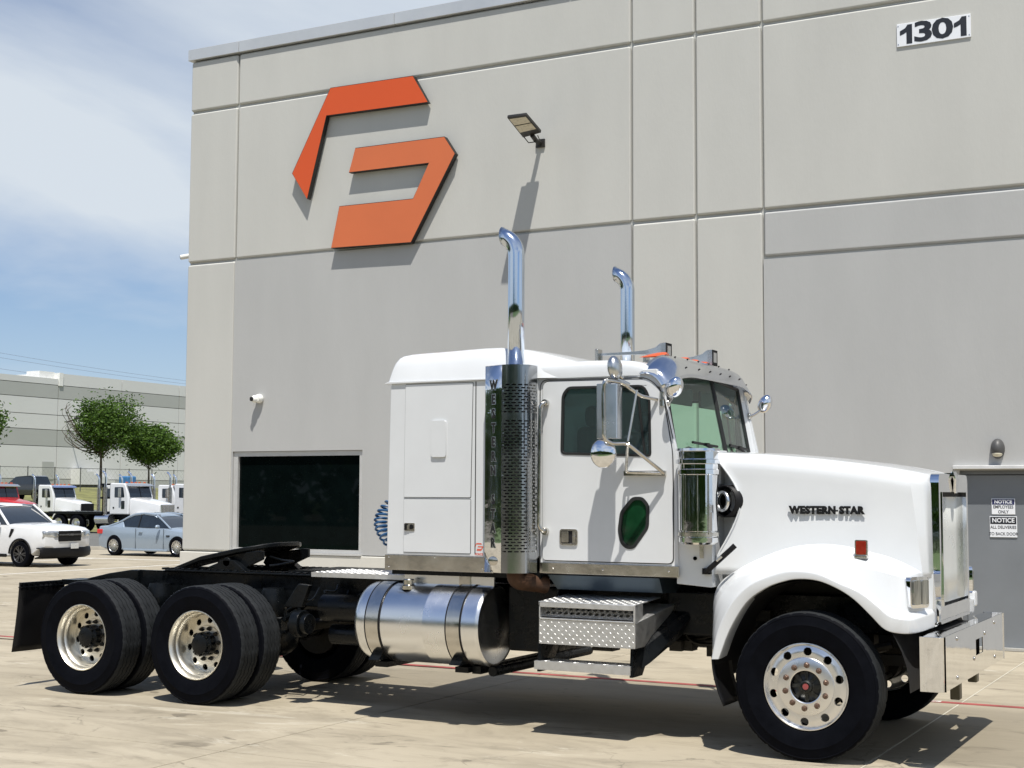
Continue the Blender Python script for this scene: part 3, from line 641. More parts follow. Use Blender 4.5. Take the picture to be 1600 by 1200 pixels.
# fifth wheel
m = MB()
fz = lambda x: 1.345 + (x + 5.52) * .20
out = [(-5.50, -.30), (-5.44, -.18), (-5.44, .18), (-5.50, .30), (-5.72, .44), (-6.15, .46), (-6.62, .34), (-6.62, .24), (-6.10, .07), (-5.92, .04), (-5.88, 0), (-5.92, -.04), (-6.10, -.07), (-6.62, -.24), (-6.62, -.34), (-6.15, -.46), (-5.72, -.44)]
m.plate(out, [], 0, .045, 'z'); m.v = [(x, y, z + 1.345 + (x + 5.52) * .20 if x > -6.2 else z + 1.209 + (x + 6.2) * .30) for x, y, z in m.v]
m.build('fifth_wheel_plate', BLACK, TK, bevel=.012)
m = MB()
for sd in (-1, 1):
    m.prism([(-6.0, 1.18), (-5.95, 1.27), (-5.52, 1.33), (-5.45, 1.33), (-5.45, 1.25), (-5.62, 1.18), (-5.66, 1.13), (-5.95, 1.13)], .36 * sd - .02, .36 * sd + .02)
    m.prism([(-6.02, 1.12), (-5.9, 1.24), (-5.74, 1.24), (-5.56, 1.12)], .40 * sd - .05, .40 * sd + .05)
    m.tube([(-5.82, .45 * sd, 1.22), (-5.82, .33 * sd, 1.22)], .045, 16)
    m.box(-6.55, -4.75, .43 * sd - .05, .43 * sd + .05, 1.116, 1.135)
    for i in range(24): m.box(-6.6 + i * .08, -6.565 + i * .08, .43 * sd - .04, .43 * sd + .04, 1.13, 1.15)
m.build('fifth_wheel_mount', BLACK, TK, bevel=.006)
MB().tube(bend([(-5.5, -.2, 1.27), (-5.30, -.25, 1.24), (-5.17, -.25, 1.235), (-5.22, -.42, 1.21), (-5.30, -.46, 1.20)], .03), .011, 8).build('release_handle', BLACK, TK)
# perforated crossing step plate in the frame between deck and fifth wheel
m = MB(); hs = [[(-5.02 + i * .13 + .05 * a, y_ + .04 * b) for a, b in ((-.5, -.5), (.5, -.5), (.5, .5), (-.5, .5))] for i in range(8) for y_ in (-.33, -.2, .2, .33)]
m.plate([(-5.12, -.40), (-4.0, -.40), (-4.0, .40), (-5.12, .40)], hs, 1.15, 1.16, 'z'); m.box(-5.12, -4.0, -.41, -.40, 1.12, 1.165); m.build('catwalk_plate', BLACK, TK, ang=None)

# tread plate maker: sheet with raised lozenges
def tread(name, P0, U, V, nu, nv, m_, parent, th=.006, flip=1):
    """P0 corner, U and V edge vectors, nu x nv lozenges"""
    P0, U, V = Vector(P0), Vector(U), Vector(V); n_ = U.cross(V).normalized() * flip; mb = MB()
    a, b, c, d = P0, P0 + U, P0 + U + V, P0 + V
    mb.hexa([p - n_ * th for p in (a, b, c, d)] + [p for p in (a, b, c, d)])
    o = mb.build(name, m_, parent, ang=None); mb = MB(); u1, v1 = U / nu, V / nv
    L = min(u1.length, v1.length) * .40; uh, vh = U.normalized(), V.normalized()
    for i in range(nu):
        for j in range(nv):
            c_ = P0 + u1 * (i + .5) + v1 * (j + .5); sg = 1 if (i + j) % 2 else -1
            dd = (uh + vh * sg * .9).normalized() * L; ee = n_.cross(dd).normalized() * L * .20
            mb.add([c_ - dd, c_ - ee, c_ + dd, c_ + ee, c_ + n_ * .0028 - dd * .5, c_ + n_ * .0028 + dd * .5], [(0, 1, 4), (1, 5, 4), (1, 2, 5), (2, 3, 5), (3, 4, 5), (3, 0, 4)])
    r = mb.build('tread_pattern', m_, o, ang=None); r['kind'] = 'stuff'; return o
tread('deck_plate', (-4.50, -.90, 1.185), (1.0, 0, -.012), (0, .62, 0), 26, 16, ALUD, TK)
MB().box(-4.50, -3.5, -.905, -.9, 1.145, 1.186).build('deck_edge', ALUD, TK, ang=None)
# fuel tanks
for sd in (-1, 1):
    cy = .88 * sd; m = MB(); r = .33
    m.lathe([(0, -3.895), (.16, -3.89), (.26, -3.872), (.31, -3.845), (r - .004, -3.81), (r, -3.775), (r, -3.18), (r + .0015, -3.175), (r, -3.17), (r, -2.695), (r - .004, -2.675), (r - .015, -2.66), (r - .03, -2.668), (.15, -2.652), (0, -2.645)], (0, cy, .80), axis='x', n=64)
    tk_ = m.build('fuel_tank', ALU, TK, ang=50)
    for x in (-3.66, -2.885):
        m = MB(); m.lathe([(r, -.062), (r + .008, -.062), (r + .008, .062), (r, .062)], (x, cy, .80), axis='x', n=64); m.build('tank_strap', STEEL, TK, ang=30)
        m = MB()
        for e in (-.066, .066): m.lathe([(r + .001, e - .006), (r + .008, e - .006), (r + .008, e + .006), (r + .001, e + .006)], (x, cy, .80), axis='x', n=64)
        m.build('strap_rubber', BLACKP, TK)
        m = MB(); m.prism([(cy - .30 * sd * -1 - 0, .50), (cy - .42 * sd, .50), (cy - .42 * sd, 1.1), (cy - .36 * sd, 1.1)], x - .05, x + .05, 'x'); m.box(x - .06, x + .06, min(cy - .35 * sd, cy + .18 * sd), max(cy - .35 * sd, cy + .18 * sd), .43, .475); m.build('tank_bracket', BLACK, TK, ang=None)
    m = MB(); m.lathe([(0, .045), (.04, .045), (.046, .038), (.046, .0), (.06, -.01), (.06, -.04)], (-3.42, cy - .16 * -sd if False else cy + .14 * sd, 1.12), axis='z', n=24); m.build('fuel_cap', STEEL, TK)
MB().box(-2.82, -2.74, -1.0, 1.0, .42, .48).build('tank_crossbar', BLACK, TK, ang=None)
MB().tube([(-2.66, -.95, .44), (-2.66, .9, .44)], .04, 10).build('tank_crossbar', BLACK, TK)
for sd in (-1, 1):
    MB().hexa([(-2.60, -.80 * -sd, .60), (-2.14, -.80 * -sd, .60), (-2.14, -.46 * -sd, .60), (-2.60, -.46 * -sd, .60), (-2.60, -.80 * -sd, 1.13), (-2.14, -.80 * -sd, 1.13), (-2.14, -.46 * -sd, 1.13), (-2.60, -.46 * -sd, 1.13)]).build('dark_gap_filler', BLACK, TK, bevel=.02)  # dark filler added to black out lit ground between tank and step
    MB().box(-1.28, -.80, *sorted((.46 * sd, .62 * sd)), .78, 1.12).build('steering_box', BLACK, TK, bevel=.02)
MB().box(-2.15, -.75, -.36, .36, .72, 1.18).build('transmission_cover', BLACK, TK, bevel=.03)
# battery box with steps
for sd in (-1, 1):
    Y = lambda a: a * sd * -1
    m = MB(); m.hexa([(-2.11, Y(-1.19), .715), (-1.305, Y(-1.19), .715), (-1.305, Y(-.62), .715), (-2.11, Y(-.62), .715), (-2.11, Y(-1.19), .905), (-1.305, Y(-1.19), .905), (-1.21, Y(-.62), 1.02), (-2.11, Y(-.62), 1.02)])
    m.build('battery_box', ALUD, TK, bevel=.006, ang=None)
    if sd < 0: tread('battery_box_face', (-2.112, -1.197, .718), (.81, 0, 0), (0, 0, .183), 26, 6, ALUD, TK)
    m = MB(); m.box(-2.11, -1.30, *sorted((Y(-1.205), Y(-1.19))), 1.0, 1.04); m.box(-2.11, -2.10, *sorted((Y(-1.205), Y(-1.05))), .9, 1.04); m.box(-1.315, -1.30, *sorted((Y(-1.205), Y(-1.05))), .9, 1.04)
    m.box(-2.11, -1.3, *sorted((Y(-1.205), Y(-1.19))), .905, .917)
    m.build('step_frame', ALUD, TK, bevel=.003, ang=None)
    m = MB(); holes = []
    for i in range(15):
        cx_ = -2.065 + .052 * i
        for q, cz_ in ((0, .952), (.5, .99)):
            if i == 14 and q: continue
            holes.append([(cx_ + q * .052 + .0175 * math.cos(a), cz_ + .013 * math.sin(a)) for a in [PI * k / 5 for k in range(10)]])
    m.plate([(-2.10, .915), (-1.31, .915), (-1.31, 1.005), (-2.10, 1.005)], holes, 0, .004)
    m.v = [(x, Y(-1.17 + (z - .915) * .9 + y_), .925 + (z - .915) * .75) for x, y_, z in m.v]; m.build('perforated_riser', ALUD, TK, ang=None)
    if sd < 0: tread('step_tread', (-2.11, -1.19, 1.042), (.81, 0, 0), (0, .50, .03), 22, 12, ALUD, TK)
    m = MB(); m.hexa([(-2.115, Y(-1.16), .515), (-1.345, Y(-1.16), .515), (-1.345, Y(-.98), .515), (-2.115, Y(-.98), .515), (-2.15, Y(-1.2), .57), (-1.34, Y(-1.2), .57), (-1.34, Y(-1.0), .57), (-2.15, Y(-1.0), .57)])
    m.box(-2.15, -1.34, *sorted((Y(-1.205), Y(-1.195))), .518, .582); o = m.build('lower_step', ALUD, TK, ang=None)
    if sd < 0: tread('lower_step_tread', (-2.15, -1.196, .583), (.81, 0, 0), (0, .2, 0), 13, 3, ALUD, TK)
    for x in (-2.12, -1.34):
        m = MB(); m.hexa([(x - .012, Y(-1.19), .50), (x + .012, Y(-1.19), .50), (x + .012, Y(-1.0), .50), (x - .012, Y(-1.0), .50), (x - .012, Y(-1.17), .72), (x + .012, Y(-1.17), .72), (x + .06, Y(-.72), .95), (x + .03, Y(-.72), .95)]); m.build('step_bracket', BLACK, TK, ang=None)
MB().hexa([(-1.36, -1.05, .52), (-1.26, -1.0, .60), (-1.10, -.45, .86), (-1.2, -.45, .8), (-1.36, -1.05, .72), (-1.30, -1.0, .72), (-1.0, -.45, 1.06), (-1.3, -.45, 1.06)]).build('step_support', BLACK, TK, ang=None)

# ---- sleeper
SB = 1.05
body = [(-3.625, 1.365), (-3.60, 2.80), (-2.22, 2.80), (-2.22, 1.365)]
m = MB().prism(rpoly(body, [.01, .03, .01, .01], 3), -SB, SB); sb = m.build('sleeper_body', WHITE, TK, bevel=.035, seg=4)
m = MB()
st = [(-3.63, 2.80, .0), (-3.615, 2.84, .005), (-3.59, 2.97, .03), (-3.555, 3.04, .05), (-3.49, 3.065, .08), (-3.2, 3.07, .10), (-2.9, 3.082, .10), (-2.62, 3.09, .10), (-2.35, 3.055, .10), (-2.1, 2.985, .12), (-1.9, 2.93, .08), (-1.7, 2.90, .06)]
rows = []
for x, z, ins in st:
    h = z - 2.80; SBx = SB; SB = SBx - interp([(-2.35, 0), (-2.15, .03), (-1.95, .065), (-1.6, .10)], x); rows.append([(x, -SB - .01, 2.80), (x, -SB + .0 + ins * .15, 2.80 + h * .35), (x, -SB + ins * .5, 2.80 + h * .75), (x, -SB + ins * 1.0, 2.80 + h * .96), (x, -SB + ins + .10, z), (x, -.4, z + .01), (x, 0, z + .012), (x, .4, z + .01), (x, SB - ins - .10, z), (x, SB - ins, 2.80 + h * .96), (x, SB - ins * .5, 2.80 + h * .75), (x, SB - ins * .15, 2.80 + h * .35), (x, SB + .01, 2.80)]); SB = SBx
m.grid(rows); m.build('sleeper_roof', WHITE, TK, ang=50, sub=1)
MB().prism([(-3.66, 2.795), (-3.62, 2.815), (-2.24, 2.812), (-2.24, 2.80)], -SB - .018, SB + .018).build('roof_lip', WHITE, TK, bevel=.004)
SEAM = mat('body_seam', (.02, .02, .02), .8)
def panel(name, pts, m_, y0, th=.006, gap=.006, r=.02, par=None, both=False, holes=(), seam=True):
    """a door or hatch standing proud of a side at y0 (negative side), with a dark seam round it"""
    sds = (-1, 1) if both else (-1,)
    for sd in sds:
        q = rpoly(pts, r)
        if seam:
            s_ = MB().plate(grow(q, gap), [h[::-1] for h in holes], y0 + .002, y0 - .0012)
            if sd > 0: s_.mirror()
            s_.build(name + '_seam', SEAM, TK, ang=None)
        o = MB().plate(q, holes, y0 + .002, y0 - th)
        if sd > 0: o.mirror()
        o = o.build(name, m_, TK, bevel=.003, ang=40)
    return o
panel('storage_hatch', [(-3.455, 1.845), (-3.448, 2.786), (-2.80, 2.783), (-2.815, 1.845)], WHITE, -SB, both=True, r=.006, gap=.004)
panel('storage_hatch', [(-3.455, 1.39), (-3.455, 1.828), (-2.815, 1.828), (-2.815, 1.39)], WHITE, -SB, both=True, r=.006, gap=.004)
MB().box(-2.775, -2.768, -SB - .003, -SB + .001, 1.39, 2.79).build('body_seam_line', SEAM, TK, ang=None)
o = MB().plate(rrect(-3.185, -3.045, 2.175, 2.478, .018), [], -SB - .004, -SB - .022).build('vent_cover', WHITE, TK, bevel=.005)
m = MB().plate(rrect(-3.445, -3.345, 1.565, 1.63, .008), [], -SB - .005, -SB - .012); m.box(-3.43, -3.39, -SB - .02, -SB - .011, 1.575, 1.61); o = m.build('hatch_latch', STEEL, TK, bevel=.002)
m = MB().lathe([(0, -.018), (.02, -.018), (.02, -.011)], (-3.375, -SB, 1.597), n=16); m.box(-3.44, -3.415, -SB - .0215, -SB - .012, 1.572, 1.622); m.build('hatch_latch_knob', BLACKP, TK)
# decal on the sleeper flank
t1 = MB()
for P in (A, B):
    Q = [((a + 9.2) * .028 - 2.735, (b - 7) * .024 + 1.445) for a, b in P]; t1.plate(Q, [], -SB - .0012, -SB - .0004)
t1.build('emblem_decal', REDD, TK, ang=None)
text('decal_lettering', 'FORCE', .024, REDD, MX((-2.735, -SB - .001, 1.385)), TK, ext=.0004, bold=.0006)
# steel skirts
m = MB().box(-3.64, -2.60, -SB - .004, -SB + .02, 1.237, 1.364); sk = m.build('side_skirt', STEEL, TK, bevel=.003)
MB().box(-2.20, -1.02, -1.022, -1.0, 1.250, 1.334).build('side_skirt', STEEL, TK, bevel=.003)
MB().box(-3.64, -1.02, 1.0, SB, 1.237, 1.364).build('side_skirt', STEEL, TK, bevel=.003)
m = MB()
for x, z in ((-3.60, 1.26), (-3.60, 1.34), (-3.15, 1.345), (-2.70, 1.26)): m.ball((x, -SB - .004, z), .008, .006, .008, 8, 6)
for x in (-2.08, -1.65, -1.10): m.ball((x, -1.022, 1.29), .008, .006, .008, 8, 6)
o = m.build('skirt_rivets', STEEL, TK); o['kind'] = 'stuff'
MB().box(-3.6, -2.2, -1.0, 1.0, 1.2, 1.38).build('sleeper_floor', BLACK, TK, ang=None)
MB().box(-3.52, -2.66, -.93, -.91, 1.12, 1.236).build('undersill_plate', ALU, TK, ang=None)
m = MB().box(-2.98, -2.88, -.945, -.931, 1.12, 1.236); m.build('undersill_strap', STEEL, TK, ang=None)
MB().hexa([(-2.1, -.90, 1.12), (-1.2, -.90, 1.12), (-1.2, -.5, 1.10), (-2.1, -.5, 1.10), (-2.15, -.97, 1.235), (-1.2, -.97, 1.235), (-1.2, -.5, 1.235), (-2.15, -.5, 1.235)]).build('cab_underpan', mat('dark_blue_steel', (.05, .07, .09), .35, .6), TK, ang=None)
# coiled air lines behind the sleeper
pts = []
for i in range(19 * 12 + 1):
    t_ = i / 12; a = 2 * PI * t_; u = t_ / 19
    c = Vector((-3.70 - .42 * math.sin(PI * (u * .98 + .01)) + 0, -.15 - .45 * u, 2.02 - .70 * u)); tan = Vector((-math.cos(PI * u) * .6, -.2, -1)).normalized(); n1_ = tan.cross(Vector((0, 1, 0))).normalized(); n2_ = tan.cross(n1_)
    pts.append(c + (n1_ * math.cos(a) + n2_ * math.sin(a)) * .055)
MB().tube(pts, .0105, 6).build('air_hose', BLUEH, TK)
# ---- exhaust
def slots(mb, path, z0, z1, nrow, hole_h=.011, hole_frac=.70):
    """sheet along a plan path with staggered slots cut out"""
    P = [Vector(p) for p in path]; L = [0]
    for a, b in zip(P, P[1:]): L.append(L[-1] + (b - a).length)
    def at(s):
        for i in range(len(P) - 1):
            if s <= L[i + 1] + 1e-9: return P[i].lerp(P[i + 1], (s - L[i]) / (L[i + 1] - L[i]))
        return P[-1]
    tot = L[-1]; pit = tot / 7; rh = (z1 - z0) / nrow; v = mb
    def strip(sa, sb, za, zb):
        k = max(1, int((sb - sa) / .02)); 
        for q in range(k):
            a, b = at(lerp(sa, sb, q / k)), at(lerp(sa, sb, (q + 1) / k)); v.add([(a.x, a.y, za), (b.x, b.y, za), (b.x, b.y, zb), (a.x, a.y, zb)], [(0, 1, 2, 3)])
    for r in range(nrow):
        za = z0 + r * rh; strip(0, tot, za, za + rh - hole_h)
        if r in (nrow // 5 * 4, nrow // 5 * 4 + 1): strip(0, tot, za + rh - hole_h, za + rh); continue
        off = (r % 2) * .5 * pit; s = .0; w_ = pit * (1 - hole_frac)
        cur = 0.0; k = 0
        while True:
            hs_ = off + w_ / 2 + k * pit; he = hs_ + pit * hole_frac
            if he > tot: break
            strip(cur, hs_, za + rh - hole_h, za + rh); cur = he; k += 1
        strip(cur, tot, za + rh - hole_h, za + rh)
def stack(sd):
    root = TK; M = 1 if sd < 0 else -1
    flat = [(-2.60, -1.075), (-2.605, -1.16), (-2.592, -1.215), (-2.405, -1.285)]
    curve = [(-2.398, -1.292)] + [(-2.355 + .155 * math.sin(a), -1.145 - .150 * math.cos(a)) for a in [-.12 + .155 * i for i in range(11)]] + [(-2.198, -1.07)]
    z0, z1 = 1.255, 2.895
    mb = MB().grid([[(x, y, z) for x, y in flat] for z in (z0, 1.5, 1.8, 2.1, 2.4, 2.7, z1)])
    if sd > 0: mb.mirror()
    mb.build('stack_shield', CHROMEW, root, ang=30, solid=.003)
    mb = MB(); c3 = [(x, y, 0) for x, y in curve]; slots(mb, c3, z0 + .15, z1 - .155, 56)
    mb.grid([[(x, y, z) for x, y in curve] for z in (z0, z0 + .15)]); mb.grid([[(x, y, z) for x, y in curve] for z in (z1 - .155, z1)])
    if sd > 0: mb.mirror()
    mb.build('perforated_shield', mat('perforated_steel', (.36, .37, .38), .16, 1, var=.08, rvar=.05), root, ang=30)
    mb = MB().prism([(x, y) for x, y in flat] + curve, z1 - .004, z1, 'z')
    if sd > 0: mb.mirror()
    mb.build('shield_cap', CHROME, root, ang=None)
    y = -1.12 * M; xr = -2.365
    MB().tube([(xr, y, 1.26), (xr, y, 2.88)], .095, 24).build('muffler', DARK, root)
    el = [(xr, y, 2.88), (xr, y, 3.4)] + [(xr - .17 * (1 - math.cos(a)), y, 3.79 + .17 * math.sin(a)) for a in [math.radians(62) * i / 12 for i in range(13)]]
    mp_ = MB().tube(el, .067, 32, caps=False); dvx, dvz = -math.sin(math.radians(62)), math.cos(math.radians(62)); k_ = len(mp_.v) - 32
    for q_ in range(k_, len(mp_.v)):
        px_, py_, pz_ = mp_.v[q_]; tt = (-2.492 - px_) / dvx; mp_.v[q_] = (-2.492, py_, pz_ + dvz * tt)
    mp_.build('exhaust_pipe', PIPE, root, ang=60, solid=.004)
    MB().tube([el[-3], el[-4]], .062, 24).build('pipe_interior', DARK, root)
    MB().tube(bend([(xr, y, 1.3), (xr, y, 1.19), (xr + .16, y * .8, 1.15)], .08, 6), .07, 20).build('exhaust_elbow', RUST, root)
stack(-1); stack(1)
for ch, z in zip('WESTERN STAR', [2.735 - i * .1135 for i in range(12)]):
    if ch == ' ': continue
    text('letter_rim', ch, .10, STEELB, MX((-2.495, -1.2560, z), rz=math.atan2(-.07, .187)), TK, ext=.0003, bold=.0095, xs=.8)
    text('shield_letter', ch, .10, DARK, MX((-2.495, -1.2565, z), rz=math.atan2(-.07, .187)), TK, ext=.0006, bold=.0045, xs=.8)
MB().lathe([(0, -.002), (.055, -.002), (.06, 0), (.055, .001)], (0, 0, 0), n=28).xf(MX((-2.495, -1.253, 1.345), rz=math.atan2(-.07, .187), sc=(1, 1, .6))).build('shield_medallion', STEEL, TK)

# ---- cab
CY = 1.0
winp = rpoly([(-2.015, 2.19), (-1.245, 2.165), (-1.252, 2.62), (-1.30, 2.715), (-1.955, 2.722), (-2.005, 2.66)], [.04, .03, .05, .06, .06, .05])
ventp = rpoly([(-1.52, 1.60), (-1.50, 1.50), (-1.455, 1.458), (-1.39, 1.458), (-1.268, 1.62), (-1.262, 1.79), (-1.315, 1.852), (-1.40, 1.852), (-1.50, 1.74)], .03)
door_o = [(-2.176, 1.352), (-2.178, 2.772), (-1.27, 2.762), (-1.155, 2.66), (-1.075, 2.19), (-1.07, 1.90), (-1.072, 1.352)]
side = [(-2.235, 1.26), (-2.235, 2.80), (-1.26, 2.80), (-1.165, 2.755), (-1.045, 2.22), (-1.03, 1.26)]
for sd in (-1, 1):
    m = MB().plate(side, [winp, ventp], -CY, -CY + .035)
    m.plate([(-1.05, 1.20), (-1.05, 2.215), (-.78, 2.215), (-.765, 1.48), (-.77, 1.18)], [], -.985, -.60)     # cowl flank
    if sd > 0: m.mirror()
    m.build('cab_side', WHITE, TK, bevel=.006, ang=40)
    m = MB().hexa([(-1.32, -1.004, 2.70), (-1.165, -1.004, 2.70), (-1.165, -.86, 2.70), (-1.32, -.86, 2.70), (-1.32, -1.004, 2.84), (-1.20, -1.004, 2.84), (-1.20, -.86, 2.84), (-1.32, -.86, 2.84)])
    if sd > 0: m.mirror()
    m.build('roof_corner', WHITE, TK, bevel=.006)
    # A pillar
    m = MB().hexa([(-1.06, -1.0, 2.19), (-1.075, -.86, 2.19), (-1.13, -.86, 2.19), (-1.2, -1.0, 2.19), (-1.175, -1.0, 2.78), (-1.205, -.86, 2.80), (-1.25, -.86, 2.80), (-1.3, -1.0, 2.78)])
    if sd > 0: m.mirror()
    m.build('windscreen_pillar', WHITE, TK, bevel=.015)
    # door with openings
    q = rpoly(door_o, [.03, .06, .09, .08, .05, .05, .04]); qs = grow(q, .007)
    m = MB().plate(qs, [winp, ventp], -CY + .002, -CY - .0015)
    if sd > 0: m.mirror()
    m.build('door_seam', SEAM, TK, ang=None)
    m = MB().plate(q, [winp, ventp], -CY + .002, -CY - .014)
    if sd > 0: m.mirror()
    d = m.build('door', WHITE, TK, bevel=.006, ang=40)
    for nm, P, gm, w_ in (('door_window', winp, GLASSD if sd < 0 else GLASSF, .016), ('vent_window', ventp, GLASSL if sd < 0 else GLASSD, .022)):
        m = MB().plate(grow(P, .004), [grow(P, -w_)], -CY - .019, -CY + .01)
        if sd > 0: m.mirror()
        m.build(nm + '_gasket', GASK, d, bevel=.004, ang=40)
        m = MB().plate(grow(P, -.005), [], -CY - .004, -CY + .001)
        if sd > 0: m.mirror()
        m.build(nm, gm, d, ang=None)
    m = MB().box(-1.335, -1.318, -CY - .012, -CY - .002, 2.17, 2.72)
    m.v = [(x - (z - 2.17) * .12 + .03, y, z) for x, y, z in m.v]
    if sd > 0: m.mirror()
    m.build('window_divider', GASK, d, ang=None)
    if sd < 0:
        h = MB().plate(rrect(-2.02, -1.865, 1.475, 1.60, .022), [rrect(-2.008, -1.877, 1.487, 1.588, .016)], -CY - .026, -CY - .012); h = h.build('handle_bezel', STEEL, d, bevel=.003)
        MB().box(-2.008, -1.878, -CY - .0155, -CY - .0135, 1.488, 1.587).build('handle_recess', DARK, d, ang=None)
        MB().plate(rrect(-2.003, -1.94, 1.495, 1.583, .01), [], -CY - .030, -CY - .02).build('door_handle', STEEL, d, bevel=.004)
        m = MB().box(-1.91, -1.882, -CY - .022, -CY - .0135, 1.49, 1.585); m.lathe([(0, -.03), (.011, -.03), (.011, -.02)], (-1.896, -CY, 1.54), n=14); m.build('lock_cylinder', STEEL, d)
# cab bulk
m = MB()
m.box(-2.235, -2.20, -CY + .04, CY - .04, 1.26, 2.80)
m.hexa([(-1.04, -.96, 1.95), (-.80, -.96, 1.95), (-.80, .96, 1.95), (-1.04, .96, 1.95), (-1.06, -.96, 2.195), (-.80, -.96, 2.195), (-.80, .96, 2.195), (-1.06, .96, 2.195)])
m.build('cab_shell', WHITE, TK, bevel=.01)
MB().box(-2.2, -1.0, -.955, .955, 1.24, 1.30).build('cab_floor', INT, TK, ang=None)
MB().box(-1.02, -1.0, -.955, .955, 1.30, 1.95).build('firewall', DARK, TK, ang=None)
# roof: loft
rows = []
for x, z in ((-2.24, 2.925), (-2.0, 2.935), (-1.6, 2.935), (-1.4, 2.92), (-1.28, 2.88), (-1.21, 2.815)):
    w_ = CY + .012 - (.02 if x > -1.35 else 0) - (.05 if x > -1.25 else 0); b = 2.795 if x < -1.3 else 2.79
    rows.append([(x, -w_, b), (x, -w_, lerp(b, z, .5)), (x, -w_ + .012, lerp(b, z, .82)), (x, -w_ + .05, lerp(b, z, .975)), (x, -w_ + .12, z), (x, -.4, z + .015), (x, 0, z + .02), (x, .4, z + .015), (x, w_ - .12, z), (x, w_ - .05, lerp(b, z, .975)), (x, w_ - .012, lerp(b, z, .82)), (x, w_, lerp(b, z, .5)), (x, w_, b)])
MB().grid(rows).build('cab_roof', WHITE, TK, ang=60, sub=1)
MB().tube(bend([(-2.20, -CY - .016, 1.34), (-2.20, -CY - .016, 2.785), (-1.27, -CY - .016, 2.775), (-1.145, -CY - .014, 2.66), (-1.065, -CY - .012, 2.3)], .07, 5), .004, 5).build('drip_gutter', SEAM, TK)
text('door_ghost_lettering', 'x' * 1, .001, WHITE, MX((-1.7, -CY, 1.7)), TK) if False else None
# windscreen
wsb = [(-1.095, -.875, 2.20), (-1.0, -.03, 2.205), (-1.0, .03, 2.205), (-1.095, .875, 2.20)]
wst = [(-1.20, -.86, 2.80), (-1.13, -.03, 2.83), (-1.13, .03, 2.83), (-1.20, .86, 2.80)]
for i, j in ((0, 1), (2, 3)):
    MB().add([wsb[i], wsb[j], wst[j], wst[i]], [(0, 1, 2, 3)]).build('windscreen', GLASSG, TK, ang=None)
m = MB()
m.tube([wsb[0], wst[0]], .017, 8); m.tube([wsb[3], wst[3]], .017, 8); m.tube([wsb[0], (-1.0, 0, 2.205), wsb[3]], .016, 8); m.tube([wst[0], (-1.13, 0, 2.83), wst[3]], .016, 8)
m.tube([(-1.0, 0, 2.205), (-1.13, 0, 2.83)], .020, 8); m.build('windscreen_seal', GASK, TK)
for y0, y1, k in ((-.62, -.20, .115), (.12, .60, .10)):
    m = MB(); m.tube([(-1.0, (y0 + y1) / 2 + .22, 2.2), (-1.01, (y0 + y1) / 2 + .1, 2.245), (-1.035 + .0, (y0 + y1) / 2, 2.275)], .010, 6)
    m.tube([(-1.03 - .09 * abs(y0) + .03, y0, 2.285), (-1.005 - .09 * abs(y1) * .5 + .01, y1, 2.262)], .011, 6); m.box(-1.03, -1.0, (y0 + y1) / 2 - .03, (y0 + y1) / 2 + .03, 2.262, 2.285); m.build('wiper', BLACKP, TK)
# interior
m = MB(); m.box(-1.10, -1.02, -.9, .9, 2.02, 2.20); m.box(-1.35, -1.10, -.9, .9, 1.9, 2.12); m.build('dashboard', INT, TK, bevel=.03)
for y in (-.5, .5):
    m = MB(); m.box(-1.95, -1.5, y - .25, y + .25, 1.65, 1.8); m.box(-2.02, -1.88, y - .25, y + .25, 1.78, 2.42); m.box(-2.0, -1.9, y - .14, y + .14, 2.42, 2.6); m.build('seat', INT, TK, bevel=.05)
m = MB(); pts = [(-1.42 - .10 * math.sin(a), .5 + .22 * math.cos(a), 2.08 + .2 * math.sin(a)) for a in [2 * PI * i / 24 for i in range(25)]]
m.tube(pts, .014, 8, caps=False); m.tube([(-1.35, .5, 2.02), (-1.42, .5, 2.08)], .03, 8); m.tube([(-1.42, .3, 2.08), (-1.42, .7, 2.08)], .012, 6); m.build('steering_wheel', BLACKP, TK)
m = MB(); m.box(-1.28, -1.25, -.8, -.1, 2.60, 2.74); m.box(-1.28, -1.25, .1, .8, 2.60, 2.74); m.build('inner_sun_visor', INT, TK, bevel=.01)
# chrome sun visor
def vis(u):
    """u -1..1 across; returns back and front edge"""
    a = abs(u); y = 1.0 * u
    back = Vector((lerp(-1.25, -1.34, max(0, a - .75) / .25), y * 1.018, 2.965 - .16 * max(0, (a - .72) / .28) ** 2 + .02 * (1 - a * a)))
    front = Vector((-1.045 - .045 * a * a - (.05 * max(0, (a - .9) / .1) ** 2), y * 1.03, 2.80 - .085 * max(0, (a - .5) / .5) ** 2 - (.03 if a > .95 else 0) * (a - .95) / .05))
    return back, front
rows = []
for i in range(41):
    u = -1 + i / 20; b, f = vis(u); rows.append([b.lerp(f, t) + Vector((.02, 0, .035)) * math.sin(PI * t) for t in (0, .15, .3, .45, .6, .75, .9, 1)])
MB().grid(rows).build('sun_visor', mat('visor_steel', (.74, .75, .78), .13, 1, var=.05, rvar=.04), TK, ang=60, solid=.004)
m = MB()
for u in (-.62, -.36, -.12, .12, .36, .62, .84):
    b, f = vis(u); n_ = Vector((.5, 0, .85))
    for t_ in (.22, .72): p = b.lerp(f, t_) + Vector((.02, 0, .035)) * math.sin(PI * t_) + n_ * .004; m.ball(p, .009, .009, .006, 8, 6)
o = m.build('visor_rivets', BLACKP, TK); o['kind'] = 'stuff'
